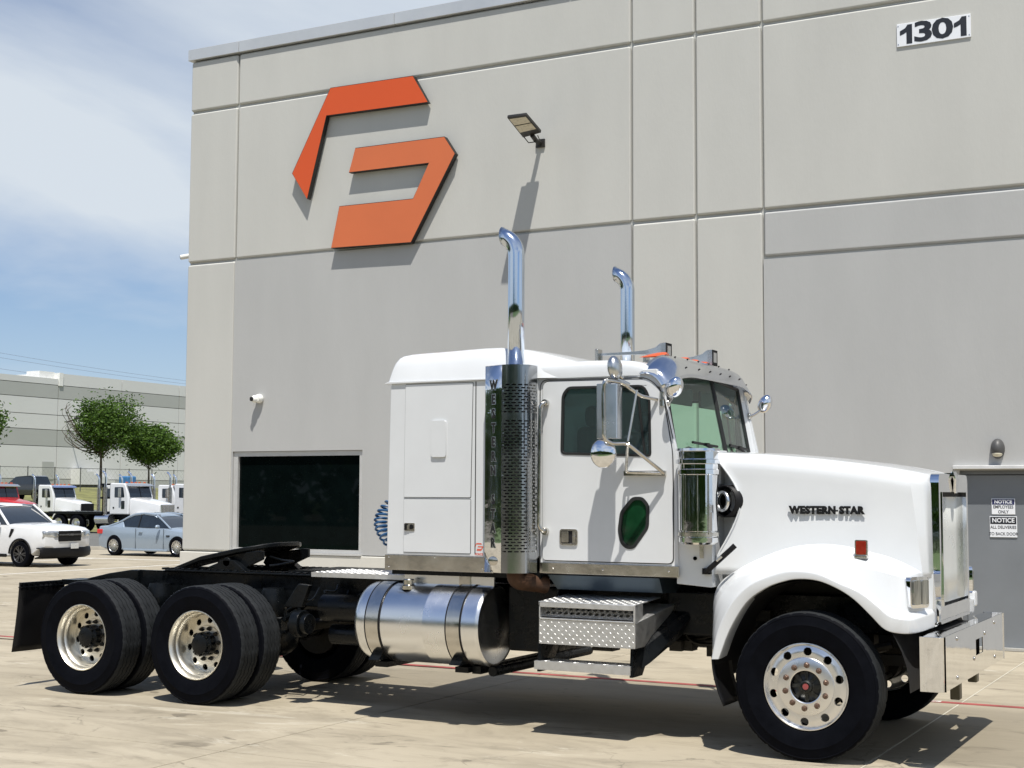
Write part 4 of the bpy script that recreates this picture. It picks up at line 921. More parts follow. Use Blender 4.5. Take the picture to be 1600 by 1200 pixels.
# roof clearance lights
for y in (-.50, -.02, .20, .42, .86):
    x = -1.40; z = 2.985 if abs(y) < .8 else 2.9
    MB().grid([[(x - .16, y - .004, z), (x - .16, y, z + .004), (x - .16, y + .004, z)], [(x - .05, y - .05, z), (x - .05, y, z + .042), (x - .05, y + .05, z)], [(x + .06, y - .065, z), (x + .06, y, z + .06), (x + .06, y + .065, z)], [(x + .09, y - .06, z), (x + .09, y, z + .04), (x + .09, y + .06, z)]]).build('clearance_light', ORANGE, TK, ang=60, sub=1)
# square-mouthed roof horns
for y, xb, xr_, zb in ((-.34, -1.40, -1.98, 3.04), (.50, -1.31, -1.9, 3.055)):
    m = MB(); prof = [(xr_, .010), (xr_ + .3, .012), (xb - .16, .018), (xb - .07, .035), (xb - .02, .062), (xb, .066), (xb + .035, .068)]
    m.grid([[(x, y + r * a, zb + r * b) for a, b in ((-1, -1), (-1, 1), (1, 1), (1, -1))] for x, r in prof], True); o = m.build('roof_horn', STEELB, TK, ang=40)
    MB().box(xb + .02, xb + .034, y - .060, y + .060, zb - .060, zb + .060).build('horn_mouth', BLACKP, o, ang=None)
    MB().box(xb + .034, xb + .04, y - .03, y + .035, zb - .04, zb + .045).build('horn_grille', mat('horn_grille_silver', (.5, .5, .48), .3, .6), o, ang=None)
    m = MB().box(xr_ - .03, xr_, y - .045, y + .045, zb - .055, zb + .045); m.box(xr_ - .01, xr_ + .02, y - .01, y + .01, 2.95, zb); m.build('horn_bracket', STEEL, TK, bevel=.004); MB().box(xb - .04, xb, y - .02, y + .02, 2.94, zb).build('horn_bracket', STEEL, TK, bevel=.004)
# grab handle
m = MB(); m.tube(bend([(-2.14, -1.0, 2.60), (-2.14, -1.07, 2.60), (-2.165, -1.085, 2.57), (-2.175, -1.085, 1.62), (-2.15, -1.07, 1.58), (-2.15, -1.0, 1.58)], .04, 5), .016, 12)
for z in (2.60, 1.58): m.tube([(-2.145, -1.0, z), (-2.145, -1.05, z)], .028, 16)
m.build('grab_handle', STEEL, TK)
# ---- mirrors (near side)
mr = MB()
my = -1.36
mr.tube(bend([(-1.19, -1.02, 2.60), (-1.27, -1.15, 2.62), (-1.36, -1.30, 2.715), (-1.435, my - .10, 2.73), (-1.445, my - .10, 2.66), (-1.44, my - .10, 2.29), (-1.40, my - .05, 2.25), (-1.31, my + .04, 2.255), (-1.12, -1.06, 2.035)], .035, 5), .014, 10)
mr.tube(bend([(-1.30, my + .03, 2.255), (-1.43, -1.07, 2.045), (-1.14, -1.05, 2.035)], .02, 5), .012, 10)
mr.tube([(-1.30, my + .03, 2.27), (-1.255, -1.26, 2.66)], .009, 8); mr.tube([(-1.15, -1.02, 2.55), (-1.15, -1.02, 2.66)], .02, 10); mr.tube([(-1.60, -1.03, 2.735), (-1.38, -1.28, 2.735)], .012, 8)
mr.box(-1.46, -1.12, -1.045, -1.014, 2.018, 2.055)
mr.build('mirror_arm', STEEL, TK)
m = MB().grid([[(-1.56 + .09 * math.sin(a) + .0, my - .0 - .05 * math.cos(a) + .0, z) for a in [-1.5 + .3 * i for i in range(11)]] for z in (2.285, 2.29, 2.70, 2.705)])
m = MB(); prof = rpoly([(-1.525, my + .06), (-1.525, my - .05), (-1.44, my - .075), (-1.365, my - .02), (-1.365, my + .08)], .012); m.prism(prof, 2.29, 2.705, 'z'); m.build('mirror_head', STEELB, TK, bevel=.004)
MB().ball((0, 0, 0), .10, .045, .112, 24, 14).xf(MX((-1.475, my - .03, 2.18), rz=.25)).build('convex_mirror', CHROME, TK)
MB().tube([(-1.42, my - .01, 2.26), (-1.46, my + .0, 2.2)], .012, 8).build('mirror_stem', STEEL, TK)
MB().ball((0, 0, 0), .055, .075, .095, 20, 14).xf(MX((-1.415, -1.31, 2.83), ry=-.15)).build('spot_mirror', mat('satin_mirror_shell', (.55, .56, .56), .25, 1, var=.05), TK)
m = MB().tube([(-1.36, -1.28, 2.75), (-1.41, -1.31, 2.80)], .014, 8); m.tube([(-1.33, -1.24, 2.70), (-1.40, -1.31, 2.74)], .02, 10); m.build('mirror_clamp', STEEL, TK)
for sd in (-1, 1):
    x0 = -1.06 if sd < 0 else -1.08; hy = -1.09
    m = MB().ball((0, 0, 0), .062, .072, .088, 22, 14).xf(MX((-1.02, hy, 2.685), ry=.45, rz=-.3)); m2 = MB().tube([(-1.13, -.96, 2.56), (-1.09, -1.0, 2.585), (-1.045, hy + .03, 2.63)], .011, 8); m2.ball((-1.125, -.965, 2.57), .022, .02, .03, 12, 8)
    if sd > 0: m.mirror(); m2.mirror()
    o = m.build('hood_mirror', CHROME, TK); m2.build('mirror_stalk', STEEL, o)
# ---- far-side simple west-coast mirror seen through the glass
m = MB().tube(bend([(-1.19, 1.02, 2.62), (-1.40, 1.36, 2.72), (-1.44, 1.38, 2.28), (-1.15, 1.04, 2.04)], .04, 5), .013, 8); m.build('mirror_arm', STEEL, TK)
MB().box(-1.52, -1.37, 1.32, 1.42, 2.29, 2.70).build('mirror_head', CHROME, TK, bevel=.015)

# ---- air cleaners
for sd in (-1, 1):
    c = (-.845, -1.06 * -sd * -1 if False else 1.06 * sd, 0); r = .148
    m = MB().lathe([(0, 1.50), (r - .02, 1.505), (r, 1.52), (r, 1.555), (r - .006, 1.56), (r - .006, 1.60), (r, 1.605), (r, 2.02), (r + .008, 2.025), (r + .008, 2.06), (r, 2.065), (r, 2.10)], c, axis='z', n=48); ac = m.build('air_cleaner', CHROME, TK, ang=30)
    m = MB().lathe([(r, 2.10), (r + .018, 2.105), (r + .018, 2.135), (r + .004, 2.14), (r + .004, 2.195), (r + .018, 2.20), (r + .016, 2.218), (0, 2.225)], c, axis='z', n=48); m.build('air_cleaner_cap', CHROMEW, ac, ang=30)
    m = MB()
    for z in (1.58, 2.04): m.lathe([(r + .001, z - .014), (r + .006, z - .014), (r + .006, z + .014), (r + .001, z + .014)], c, axis='z', n=48)
    for x in (-.06, .05, .12): m.tube([(c[0] + x * 1.0, c[1] + math.copysign(math.sqrt(max(0, (r + .010) ** 2 - x * x)), sd), 2.03), (c[0] + x, c[1] + math.copysign(math.sqrt(max(0, (r + .010) ** 2 - x * x)), sd), 1.58)], .004, 6)
    m.build('air_cleaner_band', STEEL, ac, ang=30)
    # clear-ish guard sheet forward of the canister
    MB().tube([(-.70, .905 * sd, 1.825), (-.63, .72 * sd, 1.825)], .122, 28, caps=False).build('intake_hose', BLACKP, TK, solid=.012)
    MB().box(-.80, -.42, *sorted((.70 * sd, .71 * sd)), 1.15, 2.16).build('inner_cowl', WHITE, TK, ang=None)
    MB().tube([(-.72, .905 * sd, 1.825), (-.70, .875 * sd, 1.825)], .080, 28, caps=False).build('hose_clamp', ALU, TK, solid=.02)
    m = MB().box(-.86, -.83, *sorted((.98 * sd, 1.0 * sd)), 1.40, 1.5); m.lathe([(0, -.012), (.014, -.012), (.014, 0)], (-.90, -.985, 1.395), n=12); m.build('cleaner_mount', BLACKP if sd > 0 else STEEL, TK)

# ---- hood
def Wd(x): return interp([(-.8, .885), (-.4, .85), (0, .80), (.4, .735), (.66, .68)], x)
def Zt(x): return interp([(-.8, 2.200), (-.4, 2.182), (0, 2.145), (.3, 2.108), (.5, 2.078), (.7, 2.040), (.80, 2.015)], x)
xrz = [(.60, -.700), (.675, -.720), (.98, -.762), (1.31, -.769), (1.409, -.746), (1.544, -.668), (1.64, -.620), (1.707, -.595), (1.76, -.577), (1.817, -.572), (1.88, -.582), (1.951, -.615), (2.02, -.660), (2.08, -.705), (2.12, -.74), (2.17, -.77)]
def sect(x):
    W_, T = Wd(x), Zt(x); pts = []
    for u in (0, .25, .5, .75, .92): pts.append((u * (W_ - .13), T + .018 * (1 - u * u)))
    for i in range(7):
        a = PI / 2 * i / 6; pts.append((W_ - .13 + .13 * math.sin(a), T - .12 + .12 * math.cos(a)))
    z0 = T - .12
    for i in range(1, 15): z = lerp(z0, 1.28, i / 14); pts.append((W_ + .06 * ((z0 - z) / .8) ** 1.6, z))
    return pts
XS = [-.80, -.76, -.72, -.68, -.64, -.60, -.56, -.5, -.4, -.3, -.15, 0, .15, .3, .4, .5, .58]
rowsN = []
for x in XS:
    rowsN.append([(x, -p[0], p[1]) for p in sect(x)])
# crease column and chamfer to the grille shell
def frontcol(t):
    out = []
    for (y, z) in sect(.64):
        side_ = 1 if z < Zt(.64) - .06 else 0
        xc = lerp(.64, .772, min(1, max(0, (1.98 - z) / 1.02))) - .0
        W_ = y; zz_ = z - .035 * t * 0
        ya = y; yb = min(y * .80, .535)
        xx = lerp(xc, .768, t); zz_ = z - (.03 * t if z > 1.9 else 0); out.append((xx, -lerp(ya, yb, t), zz_))
    return out
rowsN.append(frontcol(0)); rowsN.append(frontcol(.5)); rowsN.append(frontcol(1.0))
# clamp the rear edge to the cut-out curve
for i, row in enumerate(rowsN):
    for j, (x, y, z) in enumerate(row):
        xr_ = interp(xrz, z)
        if x < xr_ and j > 8: row[j] = (xr_ + (x + .8) * .02, y, z)
for sd in (-1, 1):
    m = MB().grid(rowsN)
    if sd > 0: m.mirror()
    m.build('hood', WHITE, TK, ang=28, solid=.012)
MB().box(-.80, -.76, -.80, .80, 1.95, 2.19).build('hood_rear_lip', WHITE, TK, bevel=.01)
# raised hood panel edge
MB().tube(smooth([(-.74, -.60, 2.205), (-.3, -.585, 2.187), (.2, -.53, 2.135), (.6, -.44, 2.07)], 5), .012, 8).both().build('hood_bead', WHITE, TK) if False else None
FEN = [
 [(-0.760, -1.00, 0.663), (-0.736, -1.08, 0.667), (-0.718, -1.13, 0.673), (-0.700, -1.20, 0.676), (-0.643, -1.20, 0.680)],
 [(-0.770, -0.97, 0.910), (-0.737, -1.06, 0.895), (-0.701, -1.13, 0.879), (-0.646, -1.20, 0.887), (-0.558, -1.20, 0.891)],
 [(-0.765, -0.95, 1.122), (-0.695, -1.06, 1.094), (-0.630, -1.13, 1.077), (-0.538, -1.21, 1.086), (-0.427, -1.21, 1.095)],
 [(-0.704, -0.92, 1.242), (-0.555, -1.06, 1.254), (-0.482, -1.13, 1.250), (-0.393, -1.22, 1.225), (-0.283, -1.22, 1.202)],
 [(-0.542, -0.88, 1.360), (-0.386, -1.05, 1.365), (-0.311, -1.13, 1.350), (-0.211, -1.22, 1.305), (-0.165, -1.22, 1.251)],
 [(-0.278, -0.85, 1.473), (-0.154, -1.05, 1.436), (-0.123, -1.12, 1.400), (-0.070, -1.22, 1.335), (-0.042, -1.22, 1.277)],
 [(-0.045, -0.82, 1.519), (0.059, -1.05, 1.441), (0.085, -1.11, 1.385), (0.102, -1.22, 1.322), (0.106, -1.22, 1.269)],
 [(0.164, -0.80, 1.509), (0.244, -1.05, 1.409), (0.227, -1.09, 1.330), (0.261, -1.22, 1.260), (0.251, -1.22, 1.215)],
 [(0.343, -0.77, 1.470), (0.399, -1.05, 1.373), (0.373, -1.08, 1.250), (0.395, -1.22, 1.207), (0.363, -1.22, 1.144)],
 [(0.474, -0.74, 1.440), (0.515, -1.04, 1.345), (0.482, -1.07, 1.150), (0.513, -1.20, 1.113), (0.467, -1.20, 1.041)],
 [(0.581, -0.71, 1.400), (0.595, -1.03, 1.325), (0.576, -1.06, 1.085), (0.593, -1.17, 1.044), (0.552, -1.17, 0.950)],
 [(0.660, -0.69, 1.365), (0.655, -1.00, 1.310), (0.665, -1.03, 1.065), (0.684, -1.15, 1.025), (0.645, -1.15, 0.922)],
 [(0.695, -0.67, 1.345), (0.700, -0.88, 1.320), (0.712, -0.90, 1.062), (0.755, -1.09, 1.025), (0.753, -1.09, 0.925)],
 [(0.720, -0.58, 1.330), (0.732, -0.62, 1.322), (0.765, -0.62, 1.060), (0.785, -0.62, 1.032), (0.785, -0.62, 0.933)]]
K = 5
cols_ = [smooth([Vector(s[j]) for s in FEN], K) for j in range(5)]
rowsF = []
for i in range(len(cols_[0])):
    A_, B_, C_, D_, E_ = (cols_[j][i] for j in range(5))
    In = A_ + Vector((0, .25, 0)); F_ = E_ + Vector((0, .06, 0)); G_ = F_ + Vector((0, .12, .01))
    rowsF.append([tuple(p) for p in bend([In, A_, B_, C_, D_, E_, F_, G_], .012, 3)])
for sd in (-1, 1):
    m = MB().grid(rowsF)
    if sd > 0: m.mirror()
    m.build('front_fender', WHITE, TK, ang=30)
    # dark wheel-arch liner
    rows = [[(.80 * math.cos(a) * ((.70 / .80) if math.cos(a) < 0 else .90), y * sd, .52 + .74 * math.sin(a)) for y in (1.15, .45)] for a in [PI * i / 24 for i in range(25)]]
    MB().grid(rows).build('arch_liner', DARK, TK, ang=60)
MB().box(.70, .76, -.52, .52, .93, 1.05).build('valance', DARK, TK, ang=None)
for sd in (-1, 1): MB().hexa([(.60, -.70 * -sd, .935), (.772, -.64 * -sd, .935), (.765, -.50 * -sd, .935), (.60, -.50 * -sd, .935), (.60, -.70 * -sd, 1.50), (.728, -.63 * -sd, 1.50), (.762, -.50 * -sd, 1.50), (.60, -.50 * -sd, 1.50)]).build('nose_filler', WHITE, TK, ang=None)
# headlamps
for sd in (-1, 1):
    m = MB().plate(rrect(-.115, .10, -.11, .11, .03), [], -.055, .10); m.xf(MX((.70, -.89, 1.195), rz=PI / 2 - .42))
    def fin(mb, nm, mt_, par, **k):
        if sd > 0: mb.mirror()
        return mb.build(nm, mt_, par, **k)
    bz = fin(m, 'headlight', CHROME, TK, bevel=.01)
    for u in (-.05, .042):
        m = MB().plate(rrect(u - .037, u + .037, -.085, .085, .012), [], -.068, -.053); m.xf(MX((.70, -.89, 1.195), rz=PI / 2 - .42)); fin(m, 'lamp_lens', LENS, bz, bevel=.008)
# marker lamp on the fender
m = MB().plate(rrect(-.045, .045, -.055, .055, .01), [], -.02, .02).xf(MX((.345, -.935, 1.50), rz=.12)); ml = m.build('marker_lamp', STEEL, TK, bevel=.005)
m = MB().plate(rrect(-.036, .036, -.048, .048, .008), [], -.034, -.018).xf(MX((.345, -.935, 1.50), rz=.12)); m.build('marker_lens', REDL, ml, bevel=.006)
MB().box(.30, .39, -.97, -.90, 1.425, 1.447).build('lamp_foot', STEEL, TK, bevel=.004)
# hood badge
bm = MX((.06, -.818, 1.762), rz=math.atan2(.065, .4))
text('hood_badge', 'WESTERN STAR', .072, LETTER, bm, TK, ext=.006, bold=.0055, xs=.97, sp=1.10)
m = MB().box(.035, .085, -.004, .004, -.008, .004).xf(bm); m.build('badge_bar', LETTER, TK, ang=None)
# hood latch
m = MB(); m.tube(bend([(-.80, -1.02, 1.30), (-.76, -1.055, 1.325), (-.60, -1.04, 1.47), (-.57, -1.03, 1.50)], .02, 4), .021, 10); m.box(-.83, -.77, -1.03, -.985, 1.28, 1.325); m.build('hood_latch', BLACKP, TK)
MB().tube([(-.70, -1.075, 1.385), (-.66, -1.072, 1.42)], .010, 8).build('latch_spring', STEEL, TK)
# ---- grille shell
gw = .545
def rr2(y0, y1, z0, z1, rt, rb): return rpoly([(y0, z0), (y1, z0), (y1, z1), (y0, z1)], [rb, rb, rt, rt], 6)
m = MB().plate(rr2(-gw, gw, .945, 2.035, .07, .02), [rr2(-gw + .085, gw - .085, 1.07, 1.90, .01, .01)], .752, .815, 'x'); gs = m.build('grille_shell', CHROME, TK, bevel=.012, seg=3)
m = MB().box(.77, .775, -gw + .08, gw - .08, 1.06, 1.905); m.build('grille_backing', DARK, gs, ang=None)
m = MB().grid([[(x, y, z) for z in (1.085, 1.3, 1.6, 1.865)] for x, y in ((.790, -gw + .095), (.783, -.26), (.778, -.21), (.787, -.17), (.785, .2), (.792, gw - .095))]); m.build('grille_panel', PANELW, gs, ang=20, solid=.004)
for y in (-gw + .088, gw - .088): MB().box(.785, .822, y - .006, y + .006, 1.07, 1.90).build('grille_trim', CHROME, gs, ang=None)
m = MB()
for i, dy_ in enumerate((-.045, -.015, .015, .045)): m.tube([(.815, dy_, 2.055), (.835, dy_ * .9, 1.99), (.825, dy_ * .5, 1.895)], .013, 8)
m.box(.76, .83, -.065, .065, 2.02, 2.045); m.build('grille_emblem', CHROME, gs)
# ---- bumper
BZ0, BZ1 = .545, .915
m = MB(); xf_, xe = .962, .80
hole = [(-.04, .685), (.25, .685), (.25, .80), (-.04, .80)]
m.plate([(-1.17, BZ0), (1.17, BZ0), (1.17, BZ1), (-1.17, BZ1)], [hole], xf_, xf_ - .008, 'x')
for sd in (-1, 1):
    pl_ = [(xf_, 1.17), (xf_ - .008, 1.195), (xf_ - .03, 1.205), (xe, 1.205), (xe, 1.199), (xf_ - .034, 1.198), (xf_ - .016, 1.185), (xf_ - .010, 1.165)]; pl_ = [(a, b * sd) for a, b in pl_]
    m.prism(pl_, BZ0, BZ1, 'z')
m.prism([(xf_ - .002, -1.18), (xf_ - .002, 1.18), (xe + .02, 1.19), (xe, .75), (xe + .06, .55), (xe + .06, -.55), (xe, -.75), (xe + .02, -1.19)], BZ1 - .006, BZ1, 'z')
m.build('front_bumper', CHROME, TK, bevel=.004, ang=30)
m = MB().box(.70, .90, -.45, .45, .60, .90); m.build('bumper_beam', DARK, TK, ang=None)
m = MB()
for y, z in ((-.75, .87), (-.75, .60), (-.12, .67), (.33, .82), (.75, .87), (.75, .60)): m.ball((xf_, y, z), .010, .016, .016, 12, 8)
o = m.build('bumper_bolts', STEEL, TK); o['kind'] = 'stuff'
for y, z in ((-.32, .39), (.36, .44)): MB().box(.83, .90, y - .045, y + .045, z, .70).build('tow_bracket', mat('oily_steel', (.10, .09, .06), .4, .6), TK, bevel=.008)
MB().box(.69, .76, 1.08, 1.2, .96, 1.09).build('far_marker', WHITE, TK, bevel=.02)

# ================================================================== BACKGROUND
SUBM = mat('far_site_wall', (.60, .605, .59), .85, var=.03, scale=.1)
SUBD = mat('far_site_band', (.385, .395, .375), .85, var=.04, scale=.1)
XF = -105.
fb = thing('distribution_building', 'long pale grey tilt-up building with darker bands far beyond the parked trucks', 'building', (XF, 80, 2.3))
def fw_(name, m, y0, y1, z0, z1, d=0., bev=0): return MB().box(-.6 - d * 0, 0 + d, y0 - 80, y1 - 80, z0 - 2.3, z1 - 2.3).build(name, m, fb, ang=None)
for j, y in enumerate(range(40, 190, 9)):
    zt = 13.28 if y < 94 else 13.86
    for z0, z1, m in ((1.0, 3.2, SUBD), (3.26, 6.45, SUBM), (6.51, 8.1, SUBD), (8.16, 9.6, SUBM), (9.66, 11.25, SUBM), (11.31, 12.62, SUBD), (12.68, zt, SUBM)):
        fw_('wall_panel', m, y + .05, y + 8.95, z0, z1)
MB().box(-.9, -.5, -40, 110, -1.5, 10.9).build('wall_backing', SUBM, fb, ang=None)
MB().box(-30, -1.0, -40, 110, -1.5, 10.4).build('building_mass', SUBM, fb, ang=None)
MB().box(-6, .12, 14.0, 14.5, 10.3, 11.62).build('parapet_return', mat('white_parapet', (.74, .74, .71), .7), fb, ang=None)
MB().box(-2.4, -.61, 12.0, 14.0, 10.9, 11.7).build('roof_hatch', MT['white_parapet'], fb, ang=None)
MB().box(-.1, .05, 92.1 - 80, 93.6 - 80, 3.2 - 2.3, 4.95 - 2.3).build('door', SUBD, fb, ang=None)
for i in range(6): MB().box(.0, 1.2, 96 - 80 + i * 1.0, 97 - 80 + i * 1.0, .4 + .0, 2.0 - i * .28).build('stair_flight', SUBM, fb, ang=None)
fl2 = thing('area_light', 'dark arm light on the wall of the far distribution building', 'wall light', (XF + .01, 95.2, 9.0))
MB().tube([(0, 0, 0), (1.5, .1, .3)], .07, 6).build('arm', FX, fl2); MB().box(1.3, 2.3, -.3, .5, .25, .45).build('head', FX, fl2, ang=None)
# power lines
WIRE = mat('power_cable', (.20, .24, .30), .7)
for i, (za, zb, ya) in enumerate(((29.6, 24.4, 0), (28.0, 23.2, 0), (25.2, 21.2, 0))):
    pw = MB().tube([(-190 + 6 * i, 70 + 200 * t - 8 * i, lerp(za + 3, zb, t) - 3.0 * math.sin(PI * t)) for t in [k / 24 for k in range(25)]], .028, 5).build('power_line', WIRE)
    tag(pw, 'thin %s power line crossing the sky above the far building' % ('uppermost', 'middle', 'lowest')[i], 'cable', 'power lines over the far building')
# fence
FN = mat('fence_steel', (.10, .105, .10), .6, .3)
fc = thing('chain_link_fence', 'dark chain link fence on the grassy bank in front of the far building', 'fence', (-80, 90, 2.0))
for i in range(26): MB().tube([(0, -34 + 2.7 * i, -.2), (0, -34 + 2.7 * i, 1.85)], .04, 6).build('fence_post', FN, fc)
MB().tube([(0, -34, 1.78), (0, 34, 1.78)], .022, 5).build('top_rail', FN, fc)
m = MB()
for i in range(150):
    for sg in (-1, 1): a = -34 + i * .45; m.tube([(0, a, -.1), (0, a + 1.8 * sg, 1.75)], .0035, 3, caps=False)
o = m.build('chain_link', FN, fc, ang=None); o['kind'] = 'stuff'
# trees
BARK = mat('tree_bark', (.085, .065, .045), .9, var=.3, bump=.5)
def leafmat(name, c):
    m = bpy.data.materials.new(name); m.use_nodes = True; t = m.node_tree; b = t.nodes['Principled BSDF']; b.inputs['Roughness'].default_value = .55; b.inputs['Specular IOR Level'].default_value = .25
    oi = t.nodes.new('ShaderNodeNewGeometry'); r = t.nodes.new('ShaderNodeValToRGB'); t.links.new(oi.outputs['Random Per Island'], r.inputs[0])
    r.color_ramp.elements[0].color = (*[q * .55 for q in c], 1); r.color_ramp.elements[1].color = (c[0] * 1.6, c[1] * 1.4, c[2] * 1.1, 1); t.links.new(r.outputs[0], b.inputs['Base Color'])
    tl = t.nodes.new('ShaderNodeBsdfTranslucent'); t.links.new(r.outputs[0], tl.inputs[0]); mxs = t.nodes.new('ShaderNodeMixShader'); mxs.inputs[0].default_value = .25
    o = t.nodes['Material Output']; t.links.new(b.outputs[0], mxs.inputs[1]); t.links.new(tl.outputs[0], mxs.inputs[2]); t.links.new(mxs.outputs[0], o.inputs[0]); MT[name] = m; return m
LEAF = leafmat('leaf_green', (.062, .13, .022))
def tree(label, loc, H, trunk_h, R_, nclump, seed, dead=False, leaf=.16, off=(0, 0), zs=.8, lean=(0, 0), cat='tree', per=46):
    rnd = random.Random(seed); root = thing('tree', label, cat, loc, group='young trees along the fence')
    cz = trunk_h + (H - trunk_h) * .5; m = MB()
    m.tube(smooth([(0, 0, -.4), (.02, 0, trunk_h * .5), (lean[0] * .3, lean[1] * .3, trunk_h), (lean[0] * .7, lean[1] * .7, cz), (lean[0], lean[1], H * .86)], 4), [.16 * (1 - .85 * i / 16) * H / 9 for i in range(17)], 8)
    clumps = []
    for k in range(nclump):
        while True:
            u = Vector((rnd.uniform(-1, 1), rnd.uniform(-1, 1), rnd.uniform(-1, 1)))
            if .25 < u.length < 1: break
        q = .75 + .3 * noise.noise(u * 2 + Vector((seed, 0, 0))); p = Vector((off[0] + u.x * R_ * q, off[1] + u.y * R_ * q, cz + u.z * (H - trunk_h) * .5 * q * 1.05)); clumps.append(p)
    for p in clumps[::3]:
        s0 = Vector((lean[0] * .3, lean[1] * .3, lerp(trunk_h * .85, cz, rnd.random()))); mid = s0.lerp(p, .5) + Vector((0, 0, -.25)); m.tube(smooth([s0, mid, p], 4), [.05 * H / 9 * (1 - .8 * i / 8) for i in range(9)], 5, caps=False)
    m.build('trunk', BARK, root)
    lm = MB()
    for p in clumps:
        cr_ = rnd.uniform(.45, .85) * R_ / 3
        for j in range(per):
            d = Vector((rnd.gauss(0, 1), rnd.gauss(0, 1), rnd.gauss(0, .7))) * cr_ * .75; c = p + d; a = Vector((rnd.uniform(-1, 1), rnd.uniform(-1, 1), rnd.uniform(-.6, .6))).normalized() * leaf * rnd.uniform(.6, 1.2); b = a.orthogonal().normalized(); b.rotate(Matrix.Rotation(rnd.uniform(0, 6.28), 3, a)); b *= leaf * .42
            lm.add([c - a, c - b, c + a, c + b], [(0, 1, 2, 3)])
    me = bpy.data.meshes.new('crown'); me.from_pydata(lm.v, [], lm.f); me.materials.append(LEAF); put('crown', me, root)
    if dead:
        m = MB()
        for k in range(16):
            s0 = Vector((0, 0, trunk_h + rnd.uniform(-.1, .6))); e = Vector((dead[0] * rnd.uniform(.8, 1.15), dead[1] * rnd.uniform(.8, 1.15), rnd.uniform(trunk_h + .8, H * .85)))
            m.tube(smooth([s0, s0.lerp(e, .5) + Vector((0, 0, -.5)), e, e + Vector((-dead[0] * .12, -dead[1] * .12, .7))], 5), [.045 * (1 - .85 * i / 15) for i in range(16)], 4, caps=False)
        m.build('bare_branch', BARK, root); 
    return root
# positions: view rays through the gap left of the warehouse
tree('tall open-crowned green tree with bare twigs on its left side beside the fence', (-84, 78.5, 2.1), 8.1, 3.0, 3.15, 170, 3, dead=(-1.7, -2.4), off=(.3, .45), per=60, leaf=.15)
tree('smaller dense rounded green tree nearest the warehouse corner beside the fence', (-84, 84.3, 2.1), 5.9, 2.1, 2.9, 130, 11, per=95, leaf=.17)
tree('green tree cut by the left edge of the photo above the red truck', (-84, 64.3, 2.1), 6.8, 2.8, 3.0, 140, 23, per=100, leaf=.17)

# ------------------------------------------------------------------ cars
CAR_W = mat('car_white_paint', (.70, .71, .72), .2, var=.02, coat=.7); CAR_S = mat('car_silver_blue_paint', (.30, .37, .45), .3, .25, var=.0, coat=.8, rvar=0)
CAR_D = mat('car_dark_paint', (.015, .017, .02), .2, var=.1, coat=.8); CAR_R = mat('truck_red_paint', (.45, .02, .02), .22, var=.06, coat=.6); CARG = mat('car_window_glass', (.008, .014, .022), .03, var=.3, coat=.6, rvar=0)
TAIL = mat('tail_lamp_red', (.55, .03, .03), .2, coat=.5); LAMPC = mat('car_headlamp', (.55, .57, .58), .08, .7, var=.4, scale=8)
def car_wheel(root, x, y, r, w, side, spokes, rimm):
    m = MB().lathe([(r * .62, -w / 2), (r * .72, -w / 2 - .008), (r * .92, -w / 2), (r, -w / 2 + .03), (r, w / 2 - .03), (r * .9, w / 2), (r * .6, w / 2)], (0, 0, 0), n=40)
    o = m.build('wheel', RUBBER, root); o.location = (x, y, r); o.rotation_euler = (0, 0, 0 if side < 0 else PI)
    m = MB().lathe([(r * .66, -w / 2 + .0), (r * .64, -w / 2 - .004), (r * .6, -w / 2 + .01), (r * .58, .05)], (0, 0, 0), n=40)
    for k in range(spokes):
        a = 2 * PI * k / spokes
        for da in (-.07, .07):
            c, s_ = math.cos(a + da), math.sin(a + da); c2, s2 = math.cos(a + da * 2.6), math.sin(a + da * 2.6); h = .014; n_ = Vector((-s_, 0, c))
            P = [Vector((r * .10 * c, -w / 2 + .015, r * .10 * s_)), Vector((r * .61 * c2, -w / 2 + .004, r * .61 * s2))]
            m.hexa([P[0] - n_ * h, P[1] - n_ * h, P[1] + n_ * h, P[0] + n_ * h] + [p + Vector((0, .02, 0)) for p in (P[0] - n_ * h, P[1] - n_ * h, P[1] + n_ * h, P[0] + n_ * h)])
    m.lathe([(0, -w / 2 - .002), (r * .12, -w / 2), (r * .14, -w / 2 + .03)], (0, 0, 0), n=16); m.build('rim', rimm, o)
    MB().lathe([(0, .0), (r * .6, 0.0)], (0, 0, 0), n=24).build('brake_disc', DARK, o)
def body_loft(st):
    """st rows: x, half width, z bottom, z side crease, z shoulder, z top centre"""
    rows = []
    for x, w_, zb, zc, zs_, zt in st:
        h = [(w_ * .90, zb), (w_ * .975, zb + .04), (w_ * .99, lerp(zb, zc, .5)), (w_, zc), (w_ * .985, lerp(zc, zs_, .6)), (w_ * .95, zs_), (w_ * .88, zs_ + (zt - zs_) * .45), (w_ * .72, zs_ + (zt - zs_) * .75), (w_ * .4, zt - .005), (0, zt)]
        rows.append([(x, -y, z) for y, z in h] + [(x, y, z) for y, z in reversed(h[:-1])])
    m = MB().grid(rows); n = len(rows[0]); k = len(m.v)
    m.f.append(tuple(range(n))); m.f.append(tuple(range(k - 1, k - n - 1, -1)));
    for i in range(len(rows) - 1): m.f.append((i * n, (i + 1) * n, (i + 2) * n - 1, (i + 1) * n - 1))
    return m
